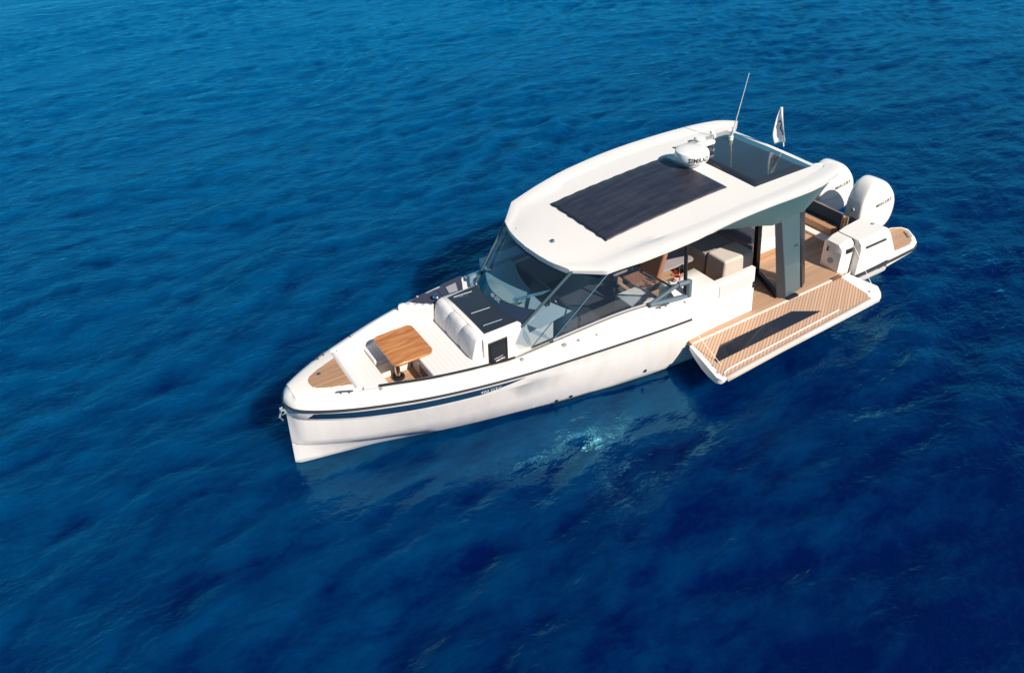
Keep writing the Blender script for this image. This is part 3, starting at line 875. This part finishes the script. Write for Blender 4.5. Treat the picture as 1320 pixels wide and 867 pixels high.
# triangular bracket + black post at the aft end of the port side window
for s in (1,):
    br = MB()
    def bar(a, b, w):
        br.tube([(a[0], a[1]*s, a[2]), (b[0], b[1]*s, b[2])], w, 6)
    bar((5.86, 1.32, 1.42), (5.34, 1.40, 1.66), .035); bar((5.34, 1.40, 1.66), (5.13, 1.43, 1.66), .05)
    bar((5.13, 1.43, 1.68), (5.13, 1.45, 1.38), .05); bar((5.13, 1.44, 1.38), (5.86, 1.33, 1.42), .045)
    bk = obj('window_bracket', br, mat('bracket_blue_grey', (0.10, 0.145, 0.18), rough=.3, noise=.05), yacht)
    obj('roof_post', MB().tube([(5.17, 1.40*s, 1.45), (5.25, 1.39*s, 2.48)], .032, 8), BLACK, bk)

# ---- roof
W_TAB = smooth_tab([(6.80, 1.385), (6.5, 1.44), (6.2, 1.50), (5.5, 1.60), (4.5, 1.66), (3.5, 1.66), (2.6, 1.62), (2.0, 1.52), (1.75, 1.41), (1.6, 1.28)])
def W_ROOF(x): return W_TAB(x) if x <= 6.8 else 1.385+(x-6.8)/.4*(.95-1.385)
Z_C = smooth_tab([(7.40, 2.36), (7.18, 2.395), (6.4, 2.525), (5.3, 2.635), (3.8, 2.72), (2.0, 2.735), (1.6, 2.72)])
def roof_pt(x, y, z, w):
    if x > 6.4: x = x+ (x-6.4)/.8*.18*(1-min(1, (abs(y)/.95))**2)
    if x < 2.3:
        t = min(1, max(0, (abs(y)-.98)/.22)); x = x+(2.3-x)/.7*.34*(1-t*t*(3-2*t))
    return (x, y, z)
def roof_e(x): return it(x, [(1.6, .05), (2.0, .085), (2.6, .095), (3.5, .055), (4.5, .045), (4.9, .06), (5.3, .105), (6.2, .11), (6.8, .07), (7.2, .045)])
def roof_row(x):
    w = W_ROOF(x); zc = Z_C(x)
    k = min(1, max(0, (6.9-x)/1.4)); k2 = min(1, max(0, (x-1.6)/.35))
    rim = .030*k
    e = roof_e(x)
    zb = rim-.03-e
    th = max(.10, -zb+.01)
    top = [(0, 0), (.35*w, -.004), (.55*w, -.010), (w-.46, -.014), (w-.315, -.014), (w-.30, -.014+.014*k*k), (w-.2, -.008+rim*.55), (w-.06, rim-.006), (w-.012, rim-.014), (w, rim-.03)]
    bot = [(y, -th-.015) for y, z in top[:-2]]+[(w-.05, zb-.004), (w-.012, zb)]
    f = lambda L, sg: [roof_pt(x, sg*y, zc+dz, w) for y, dz in L]
    return f(top, -1)[:0:-1]+f(top, 1), f(bot, -1)[:0:-1]+f(bot, 1)
xs_r = [1.6, 1.64, 1.7, 1.8, 1.95, 2.15, 2.4, 2.7]+list(np.linspace(3.0, 6.2, 14))+[6.4, 6.6, 6.74, 6.79, 6.81, 6.86, 6.95, 7.08, 7.16, 7.19]
rr_ = [roof_row(x) for x in xs_r]
mb = MB().grid([a+b[::-1] for a, b in rr_], close_v=True)
for a, b in (rr_[0], rr_[-1]): mb.grid([a, b])
roof = obj('hardtop_roof', mb, WHITE, yacht, angle=24)
def zroof(x, y): 
    w = W_ROOF(min(7.2, x)); return Z_C(x)-.02*min(1, abs(y)/(w-.33))
# small nav light on the roof front
obj('nav_light', MB().lathe([(0, .05), (.03, .045), (.045, .02), (.045, -.01)], (6.98, .18, zroof(6.98, .18)), 14), CHROME, roof)
# flexible solar panel with slightly wavy edge
rows = []
for x in np.linspace(3.84, 6.38, 40):
    wv = .004*math.sin(x*23)
    hz = .022+.002*math.sin(x*23)
    rows.append([(x+.012*math.sin(y*19)*(x > 6.3), y*(.785+wv*(abs(y) > .99)), zroof(x, y*.78)+hz-(.006 if abs(y) == 1 else 0)) for y in np.linspace(-1, 1, 17)])
obj('solar_panel', MB().grid(rows), SOLAR, roof, solid=.006)
# aft glass hatch
rows = [[(x, y, zroof(x, y)+.008) for y in np.linspace(-1.04, 1.04, 11)] for x in np.linspace(2.07, 3.43, 8)]
obj('roof_hatch', MB().grid(rows), HATCHGL, roof, solid=.02)
obj('hatch_rim', MB().tube([(3.44, y, zroof(3.44, y)+.012) for y in (-1.04, 0, 1.04)], .01, 6), BLACK, roof)

# teal wing under the roof edge each side
for s in (1, -1):
    rows_o = []
    for x in np.linspace(2.12, 4.86, 24):
        w = W_ROOF(x); z1 = Z_C(x)-roof_e(x)-.004
        h = max(.012, .42*min(1, max(0.0, (4.9-x)/1.5))**1.1+.125-roof_e(x)-.07*max(0, (x-4.3)/.6))
        zl = z1-h; xx = x
        if x < 2.6: xx2 = x+(2.62-x)*1.0*.75
        else: xx2 = x
        y1 = w-.02; yl = w-.045-.10*min(1, h/.36)
        rows_o.append([(xx, s*y1, z1+.015), ((xx+xx2)/2, s*((y1+yl)/2+.02), (z1+zl)/2), (xx2, s*yl, zl), (xx2, s*(yl-.06), zl), (xx, s*(y1-.14), z1+.015)])
    mb = MB().grid(rows_o, close_v=True)
    mb.f.append((0, 1, 2, 3, 4)); mb.f.append(tuple(23*5+k for k in range(5)))
    obj('roof_wing', mb, TEAL, roof, angle=40)

# radar dome
dome_c = (3.72, -.24, zroof(3.6, 0)+.085)
rad = obj('radar_dome', MB().lathe([(.0, 0), (.20, .0), (.275, .025), (.30, .065), (.305, .10), (.302, .165), (.288, .20), (.26, .214), (.12, .222), (0, .224)], dome_c, 48), PLASTIC, yacht, angle=40)
obj('dome_foot', MB().lathe([(.0, 0), (.14, 0), (.13, -.10), (0, -.10)], dome_c, 24), PLASTIC, rad)
def bendf(u, v):
    a0 = R_(74)
    r = .306; a = a0-u/r*-1
    return (dome_c[0]+r*math.cos(a), dome_c[1]+r*math.sin(a), dome_c[2]+.118+v)
lettering('SIMRAD', .112, (0, 0, 0), (1, 0, 0), (0, 0, 1), INK, rad, bend=lambda u, v: bendf(u, v), bold=.004, space=1.05)
# satellite antennas and VHF whip
def puck(x, y, r, h, nm='gps_antenna'):
    z = zroof(x, y)
    return obj(nm, MB().lathe([(0, h), (r*.8, h-.005), (r, h-.03), (r, h-.06), (r*.35, h-.07), (r*.3, 0)], (x, y, z), 20), PLASTIC, yacht, angle=40)
mb = MB().prism(rrect(2.86, 3.28, -.66, -.50, .075), zroof(3, -.6)+.11, zroof(3, -.6)+.16)
mb.tube([(3.07, -.58, zroof(3, -.6)), (3.07, -.58, zroof(3, -.6)+.12)], .04, 10)
obj('satellite_antenna', mb, PLASTIC, yacht, bevel=.015)
puck(2.93, -.88, .11, .13)
puck(2.66, -.84, .045, .2)
puck(2.70, -.74, .035, .17)
mb = MB().tube([(2.36, -.64, zroof(2.4, -.6)), (2.36, -.64, zroof(2.4, -.6)+.08)], .045, 10)
mb.tube([(2.36, -.64, 2.79), (2.365, -.60, 2.95)], .022, 8).tube([(2.365, -.60, 2.95), (2.42, -.36, 4.06)], .011, 6, taper=.007)
obj('whip_antenna', mb, PLASTIC, yacht)

# ---- port pillar and sliding door frame under the roof
for s in (1, -1):
    pl = MB().hexa([(3.02, 1.57*s, .6), (2.90, 1.69*s, .6), (2.43, 1.60*s, .6), (2.46, 1.48*s, .6)], [(3.30, 1.42*s, 2.35), (3.22, 1.50*s, 2.35), (2.76, 1.49*s, 2.35), (2.80, 1.38*s, 2.35)])
    p_ = obj('roof_pillar', pl, GREYMET, yacht, bevel=.012)
    obj('pillar_front', MB().hexa([(3.025, 1.572*s, .605), (2.912, 1.688*s, .605), (2.90, 1.68*s, .605), (3.01, 1.56*s, .605)], [(3.306, 1.422*s, 2.34), (3.232, 1.498*s, 2.34), (3.22, 1.49*s, 2.34), (3.29, 1.41*s, 2.34)]), CHAR, p_)
    obj('dark_edge', MB().hexa([(2.40, 1.605*s, .6), (2.20, 1.50*s, .6), (2.20, 1.46*s, .6), (2.41, 1.48*s, .6)], [(2.77, 1.492*s, 2.34), (2.57, 1.43*s, 2.34), (2.57, 1.37*s, 2.34), (2.78, 1.39*s, 2.34)]), BLACK, p_)
    if s > 0:
        obj('catch', MB().lathe([(0, .03), (.02, .03), (.02, 0)], (2.78, 1.595, 1.62), 10), CHROME, p_)
        obj('pillar_foot', MB().box(2.66, 2.92, 1.67, 1.76, .6, .64), BLACK, p_, bevel=.006)
fr = MB()
fr.hexa([(2.66, .74, .6), (2.74, .74, .6), (3.06, 1.58, .6), (2.98, 1.58, .6)], [(2.66, .74, .70), (2.74, .74, .70), (3.06, 1.58, .70), (2.98, 1.58, .70)])
fr.hexa([(2.66, .70, .6), (2.76, .70, .6), (2.76, .80, .6), (2.66, .80, .6)], [(2.86, .68, 2.5), (2.96, .68, 2.5), (2.96, .76, 2.5), (2.86, .76, 2.5)])
fr.hexa([(2.86, .70, 2.46), (2.96, .70, 2.46), (3.3, 1.44, 2.3), (3.2, 1.44, 2.3)], [(2.86, .70, 2.54), (2.96, .70, 2.54), (3.3, 1.44, 2.4), (3.2, 1.44, 2.4)])
dfrm = obj('door_frame', fr, BLACK, yacht, bevel=.006)
obj('bulkhead_pane', MB().add([(2.70, .72, .64), (2.90, .72, 2.5), (2.86, -1.35, 2.55), (2.66, -1.35, .64)], [(0, 1, 2, 3)]), HALFGL, dfrm, smooth=False)

# ---- cockpit floor and inner walls
poly = [(5.2, 1.60), (5.2, -1.5), (.45, -1.5), (.45, 1.30), (1.42, 1.30), (1.42, 1.735), (5.22, 1.735)]
obj('cockpit_floor', MB().prism(poly, .50, .60), TEAK_X, yacht, smooth=False)
obj('interior_liner', MB().box(5.2, 7.0, -1.25, 1.2, .5, .62).box(6.96, 7.0, -1.0, 1.0, .62, 1.45), CHAR, yacht, smooth=False)
# starboard inner coaming with white pad, seen through the doorway
st = MB()
st.box(.45, 5.3, -1.72, -1.5, .56, 1.15)
st.box(5.2, 7.4, -1.62, -1.3, .56, 1.4)
obj('starboard_coaming', st, WHITE, yacht, bevel=.02)
rows = [[(x, -(Y_RAIL(x)-.01), Z_RAIL(x)+.02), (x, -(Y_RAIL(x)-.06), Z_RAIL(x)+.09), (x, -1.48, Z_RAIL(x)+.11)] for x in np.linspace(-.2, 5.3, 12)]
obj('starboard_cap', MB().grid(rows), WHITE, yacht)

# galley block along the port side
def gal_row(x):
    zt = it(x, [(3.7, 1.50), (4.55, 1.50), (4.70, 1.485), (5.0, 1.375), (5.25, 1.285)])
    zi = it(x, [(4.5, 1.50), (5.34, 1.47)])
    yo = it(x, [(3.7, 1.565), (4.6, 1.575), (5.25, 1.60)])
    m = it(x, [(4.6, 1.50), (5.25, 1.375)])
    return [(x, yo+.03, .57), (x, yo+.01, zt-.35), (x, yo, zt-.03), (x, yo-.02, zt-.004), (x, yo-.06, zt+.004), (x, 1.42, max(m, zt)), (x, 1.2, max(zi-.005, m)), (x, .98, zi), (x, .96, zi-.02), (x, .96, .57)]
rws = [gal_row(x) for x in (4.60, 4.63, 4.7, 4.8, 4.9, 5.0, 5.1, 5.2, 5.25)]
a_ = rws[-1]
rws.append([(5.34, min(p[1], Y_IN(5.34)-.01), p[2] if p[2] < .6 else (1.36 if k < 6 else p[2])) for k, p in enumerate(a_)])
gb = MB().grid(rws); n_ = len(a_)
gb.f.append(tuple(range(n_))); gb.f.append(tuple((len(rws)-1)*n_+k for k in range(n_)))
galley = obj('galley_block', gb, WHITE, yacht, angle=62)
bw = MB().hexa([(4.60, 1.47, .57), (3.67, 1.47, .57), (3.72, 1.47, 1.50), (4.60, 1.47, 1.50)], [(4.60, 1.605, .57), (3.67, 1.595, .57), (3.72, 1.565, 1.50), (4.60, 1.575, 1.50)])
blw = obj('bulwark', bw, WHITE, yacht, bevel=.012)
obj('bulwark_panel', MB().hexa([(4.56, 1.588, 1.20), (3.80, 1.575, 1.17), (3.80, 1.567, 1.42), (4.56, 1.58, 1.44)], [(4.56, 1.597, 1.20), (3.80, 1.583, 1.17), (3.80, 1.575, 1.41), (4.56, 1.588, 1.43)]), mat('panel_warm_grey', (0.62, 0.59, 0.57), rough=.5, noise=.03), blw, bevel=.004)
obj('step_slot', MB().box(3.715, 3.75, 1.575, 1.592, 1.10, 1.22), BLACK, blw)
# galley tap and things inside
obj('tap', MB().tube([(4.98, 1.02, 1.46), (4.98, 1.02, 1.68), (4.96, 1.06, 1.73), (4.9, 1.14, 1.68)], .015, 8), BLACK, galley)

# dinette and helm, seen under the roof edge
GB = mat('dinette_grey', (0.30, 0.28, 0.275), rough=.55, noise=.1)
obj('dinette_unit', MB().box(3.07, 3.80, -1.2, .44, .62, 1.25), GB, yacht, bevel=.02)
obj('dinette_seat', MB().box(3.06, 3.78, .455, .93, .62, 1.30), BEIGE, yacht, bevel=.05, segs=3)
obj('dinette_table', MB().prism(rrect(3.95, 4.75, -.7, .35, .08), 1.12, 1.16).tube([(4.35, -.2, .62), (4.35, -.2, 1.13)], .05, 10), GREYUP, yacht, bevel=.008)
obj('console', MB().box(5.32, 5.88, .45, 1.16, .62, 1.16), mat('console_grey', (.58, .57, .56), rough=.6, noise=.05), yacht, bevel=.02)
obj('starboard_lining', MB().box(2.9, 7.0, -1.26, -1.22, .62, 1.36), mat('lining_lavender_grey', (.36, .34, .37), rough=.8, noise=.1), yacht)
for y in (.32, -.45):
    hs = MB()
    hs.box(4.95, 5.42, y-.27, y+.27, 1.0, 1.16)
    hs.hexa([(5.0, y-.27, 1.1), (5.0, y+.27, 1.1), (4.78, y+.24, 1.75), (4.78, y-.24, 1.75)], [(5.1, y-.27, 1.1), (5.1, y+.27, 1.1), (4.88, y+.24, 1.77), (4.88, y-.24, 1.77)])
    h = obj('helm_seat', hs, TAN if y > 0 else GREYUP, yacht, bevel=.04, segs=3)
    obj('seat_pedestal', MB().tube([(5.2, y, .6), (5.2, y, 1.02)], .08, 12), BLACK, h)

# ---- aft quarter block (port) and starboard mirror
for s in (1, -1):
    q = MB()
    def qrow(x, zt, yo, yi, zb=.50):
        return [(x, s*yi, zb), (x, s*yi, zt-.05), (x, s*(yi+.05), zt), (x, s*(yo-.10), zt+.0), (x, s*(yo-.03), zt-.06), (x, s*yo, min(zt-.1, 1.02)), (x, s*(yo-.0), zb)]
    if s > 0:
        rws = [qrow(1.46, 1.08, 1.625, 1.22), qrow(1.44, 1.14, 1.625, 1.20), qrow(1.30, 1.20, 1.63, 1.19), qrow(1.15, 1.21, 1.64, 1.18)]
        q.grid(rws); q.f.append(tuple(range(7)))
    q.grid([qrow(1.12, 1.21, 1.785, 1.18), qrow(.9, 1.22, 1.79, 1.14), qrow(.55, 1.235, 1.785, 1.12), qrow(.36, 1.235, 1.78, 1.10), qrow(.26, 1.20, 1.775, 1.10), qrow(.20, 1.12, 1.77, 1.10), qrow(-.12, .60, 1.765, 1.10, .46)])
    n0 = 28 if s > 0 else 0
    q.f.append(tuple(n0+k for k in range(7)))
    qb = obj('quarter_block', q, WHITE, yacht, angle=35)
    obj('deck_fitting', MB().lathe([(0, .02), (.03, .018), (.035, -.01)], (.42, s*1.45, 1.236), 12), GREYP, qb)
    if s > 0:
        obj('vent_slot', MB().box(1.464, 1.472, 1.30, 1.33, .94, 1.04), BLACK, qb)
        obj('speaker_grille', MB().tube([(1.455, 1.42, .78), (1.475, 1.42, .78)], .06, 16), GREYP, qb)
        obj('door_latch', MB().box(1.18, 1.34, 1.632, 1.66, .98, 1.07), BLACK, qb, bevel=.006)

# cockpit lounge facing the terrace
obj('lounge_base', MB().box(1.46, 2.55, -1.4, .44, .60, .72), TEAK_P, yacht, bevel=.01)
obj('lounge_seat', MB().box(1.45, 2.56, -1.4, .46, .725, 1.0), WHITE, yacht, bevel=.03, segs=3)
obj('lounge_backrest', MB().box(1.45, 2.56, -1.4, -.45, 1.0, 1.36), CUSH, yacht, bevel=.04, segs=3)
obj('lounge_cushion', MB().box(2.25, 2.54, -.35, .40, 1.0, 1.16), GREYUP, yacht, bevel=.04, segs=3)

# aft bench, step and glass balustrade
bench = obj('aft_bench', MB().box(.31, .52, -1.35, .66, .60, .80), TEAK_P, yacht, bevel=.015)
obj('bench_step', MB().box(.53, .72, -1.4, 1.12, .60, .655), WHITE, yacht, bevel=.01)
obj('transom_top', MB().box(-.22, .27, -1.09, 1.09, .30, .56), CHAR, yacht, bevel=.01)
for y0, y1 in ((-1.05, .68), (.84, 1.09)):
    gp = obj('glass_balustrade', MB().box(.27, .285, y0, y1, .62, 1.08), SMOKE, yacht, smooth=False)
    obj('top_rail', MB().box(.262, .293, y0, y1, 1.082, 1.10), CHROME if y0 < 0 else BLACK, gp)
for y in (.71, .79):
    obj('gate_post', MB().box(.25, .31, y-.02, y+.02, .60, 1.06), TEAK_P, yacht, bevel=.008)

# swim platform each side of the engines
for s in (1, -1):
    pl = [(.1, 1.0), (.1, 1.77), (-.7, 1.76), (-.87, 1.70), (-1.02, 1.55), (-1.19, 1.28), (-1.15, 1.13), (-.95, 1.02), (-.5, .98)]
    mb = MB().prism([(x, s*y) for x, y in pl], lambda x, y: .30+.10*max(0, -x), .545)
    pf = obj('swim_platform', mb, WHITE, yacht, bevel=.03, segs=3)
    tk = [(.05, 1.02), (.05, 1.69), (-.66, 1.68), (-.81, 1.62), (-.95, 1.49), (-1.10, 1.26), (-1.07, 1.17), (-.9, 1.07), (-.5, 1.02)]
    obj('teak_panel', MB().prism([(x, s*y) for x, y in tk], .53, .552), TEAK_X, pf, smooth=False)
    obj('cleat', MB().tube([(-.86, s*1.56, .60), (-1.0, s*1.36, .60)], .014, 6).tube([(-.90, s*1.51, .55), (-.90, s*1.51, .60)], .012, 6).tube([(-.96, s*1.42, .55), (-.96, s*1.42, .60)], .012, 6), CHROME, pf)
    obj('grab_handle', MB().tube([(-.20, s*1.10, .55), (-.24, s*1.10, .64), (-.26, s*1.3, .64), (-.24, s*1.3, .55)], .012, 6), CHROME, pf)

# ---- outboard engines
def engine(yc):
    prof = [(-.22, .72), (-.19, 1.02), (-.21, 1.22), (-.33, 1.46), (-.48, 1.56), (-.66, 1.585), (-.92, 1.49), (-1.16, 1.29), (-1.35, 1.08), (-1.44, .86), (-1.45, .62), (-1.38, .42), (-1.20, .30), (-.8, .33), (-.42, .45), (-.26, .58)]
    P = np.array(prof); P[:, 0] = -.80+(P[:, 0]+.80)*.93; cxy = np.array([-.88, .92])
    rows = []
    for y, f in ((-.212, .74), (-.208, .88), (-.192, .955), (-.145, .99), (0, 1.0), (.145, .99), (.192, .955), (.208, .88), (.212, .74)):
        q = cxy+(P-cxy)*f
        rows.append([(a, yc+y, b) for a, b in q])
    mb = MB().grid(rows, close_v=True); n = len(prof)
    mb.f.append(tuple(range(n))); mb.f.append(tuple(8*n+k for k in range(n)))
    e = obj('outboard_engine', mb, ENGW, yacht, angle=60, sub=2)
    low = MB().box(-1.05, -.45, yc-.13, yc+.13, -.1, .42).box(-.5, -.05, yc-.16, yc+.16, .1, .55).hexa([(-1.0, yc-.06, -.1), (-.6, yc-.06, -.1), (-.6, yc+.06, -.1), (-1.0, yc+.06, -.1)], [(-1.05, yc-.03, -.7), (-.7, yc-.03, -.7), (-.7, yc+.03, -.7), (-1.05, yc+.03, -.7)])
    obj('engine_leg', low, ENGW, e, bevel=.02)
    d = Vector((-.80, 0, .29)).normalized()
    lettering('MERCURY', .108, (-.93, yc+.214, 1.0), (-.93, 0, .10), (.10, -.06, .93), INK, e, bold=.002, shear=.2)
    obj('cowl_badge', MB().tube([(-.215, yc+.03, .98), (-.185, yc+.03, .98)], .035, 12), GREYP, e)
    for sg in (1, -1):
        obj('cowl_seam', MB().tube([(-.34, yc+sg*.209, .80), (-.8, yc+sg*.2125, .74), (-1.28, yc+sg*.209, .72)], .005, 5), GREYP, e)
    obj('cowl_vent', MB().hexa([(-1.24, yc-.07, 1.06), (-1.17, yc-.07, 1.14), (-1.17, yc+.07, 1.14), (-1.24, yc+.07, 1.06)], [(-1.322, yc-.07, 1.08), (-1.25, yc-.07, 1.172), (-1.25, yc+.07, 1.172), (-1.322, yc+.07, 1.08)]), GREYP, e)
for yc in (.52, -.52): engine(yc)

# ---- folded-down terrace
def zter(x, y): return .585-(y-1.74)*.135
out = [(5.27, 1.745), (5.39, 2.56), (5.30, 2.63), (1.28, 2.50), (1.20, 2.42), (1.10, 2.28), (1.30, 1.745)]
tmb = MB(); trow = []
for x0_, x1_ in ((1.30, 1.10), (1.45, 1.28)):
    pass
def ter_x(y, aft): 
    if aft: return it(y, [(1.745, 1.30), (2.28, 1.10), (2.42, 1.19), (2.52, 1.30)])
    return it(y, [(1.745, 5.27), (2.56, 5.39), (2.62, 5.32)])
ysx = [1.745, 1.9, 2.1, 2.28, 2.42, 2.5, 2.52]
tt, tb_ = [], []
for k, y in enumerate(ysx):
    a = []; bb = []
    for u in np.linspace(0, 1, 9):
        yf = y+(u*.10 if y > 2.3 else u*.03*(y-1.745)/.5); x = ter_x(y, True)+(ter_x(yf, False)-ter_x(y, True))*u
        z = zter(x, yf)-(.03 if k == 6 else 0)
        dp = .05+.12*math.sin(math.pi*min(1, (yf-1.7)/.98))**.8
        a.append((x, yf, z)); bb.append((x, yf-(.02 if k == 6 else 0), zter(x, yf)-(.06 if k == 6 else dp)))
    tt.append(a); tb_.append(bb)
tmb.grid(tt+tb_[::-1], close_u=True)
for e in (0, -1): tmb.grid([[r[e] for r in tt], [r[e] for r in tb_]])
ter = obj('side_terrace', tmb, WHITE, yacht, angle=40)
tk = [(5.20, 1.755), (5.28, 2.56), (1.52, 2.43), (1.47, 2.33), (1.50, 1.755)]
obj('teak_panel', MB().prism(tk, lambda x, y: zter(x, y)-.01, lambda x, y: zter(x, y)+.006), TEAK_Y, ter, smooth=False)
bead = [(5.23, 2.56), (5.21, 2.51), (5.10, 2.48), (2.3, 2.385)]
obj('edge_bead', MB().tube([(x, y, zter(x, y)+.012) for x, y in bead], .014, 6), WHITE, ter)
rows = []
for x in np.linspace(1.5, 5.24, 10):
    y1 = 2.436+(x-1.53)*.0345; rows.append([(x, y1+.0, zter(x, y1)+.007), (x, y1+.05, zter(x, y1)-.006), (x, y1+.085, zter(x, y1)-.06)])
obj('outer_lip', MB().grid(rows), mat('lip_pinkish', (.62, .50, .44), rough=.5), ter, solid=.01)
wp = [(5.15, 2.27), (5.13, 2.20), (4.86, 2.02), (4.80, 1.99), (3.08, 1.985), (2.60, 2.245)]
obj('terrace_window', MB().prism(wp, lambda x, y: zter(x, y)-.005, lambda x, y: zter(x, y)+.010), DARKGL, ter, smooth=False)
obj('hinge_line', MB().box(1.5, 5.2, 1.732, 1.752, .585, .606), WHITE, ter, smooth=False)
for x, y in ((5.25, 2.3), (1.38, 2.32), (5.29, 2.45)):
    obj('pin', MB().lathe([(0, .02), (.018, .02), (.022, 0)], (x, y, zter(x, y)), 10), GREYP, ter)
obj('foot_plate', MB().box(1.50, 1.74, 1.70, 1.78, .600, .615), mat('brown_plate', (.16, .08, .05), rough=.5), ter)
obj('stay_cable', MB().tube([(5.22, 1.64, .95), (5.12, 2.35, zter(5.1, 2.35))], .0055, 5), PLASTIC, ter)
obj('stay_cable', MB().tube([(1.16, 1.64, 1.1), (1.18, 2.22, zter(1.2, 2.2))], .0055, 5), PLASTIC, ter)

# ---------------------------------------------------------------- separate things
flag = thing('flag', 'small white pennant with dark emblem on a staff at the aft edge of the roof', 'flag', (1.82, .17, 2.73))
obj('flagstaff', MB().tube([(0, 0, 0), (.02, -.17, .70)], .010, 6), PLASTIC, flag)
rows = []
for i, u in enumerate(np.linspace(0, 1, 10)):
    w = .03+.30*u**.9*(1-.35*max(0, u-.72)/.28); row = []
    for v in np.linspace(0, 1, 7):
        row.append((.02*(1-u)+w*v*.45*.9+.02*math.sin(v*7+u*3), -.17*(1-u)-w*v*.75+.02*math.cos(v*6), .70-.60*u-.08*v*u))
    rows.append(row)
fc = obj('flag_cloth', MB().grid(rows), FLAGM, flag, solid=.003)
mb = MB()
em = [(.42, .55), (.40, .40), (.48, .32), (.60, .36), (.72, .33), (.80, .28)]
def fp(u, v):
    i = min(8, int(u*9)); j = min(5, int(v*6)); return tuple(Vector(rows[i][j]).lerp(Vector(rows[i+1][j]), u*9-i)+Vector((.004, .006, 0)))
obj('emblem', MB().tube([fp(u, v) for u, v in em], .013, 6), FLAGD, fc)

fl = thing('flower_pot', 'small bunch of orange blooms standing on the white galley counter', 'flowers', (5.10, 1.10, 1.475))
mb = MB()
for k in range(26):
    a = random.uniform(0, 6.28); r = random.uniform(0, .10); z = random.uniform(.07, .17)
    c = Vector((r*math.cos(a), r*math.sin(a), z))
    for j in range(4):
        d = Vector((random.gauss(0, 1), random.gauss(0, 1), random.gauss(0, 1))).normalized()*.035
        e = d.orthogonal().normalized()*.02
        mb.add([c, c+d+e, c+d*1.4, c+d-e], [(0, 1, 2, 3)])
obj('blooms', mb, ORANGE, fl, smooth=False)
obj('pot', MB().lathe([(0, 0), (.05, 0), (.065, .10), (.05, .10)], (0, 0, 0), 14), PLASTIC, fl)
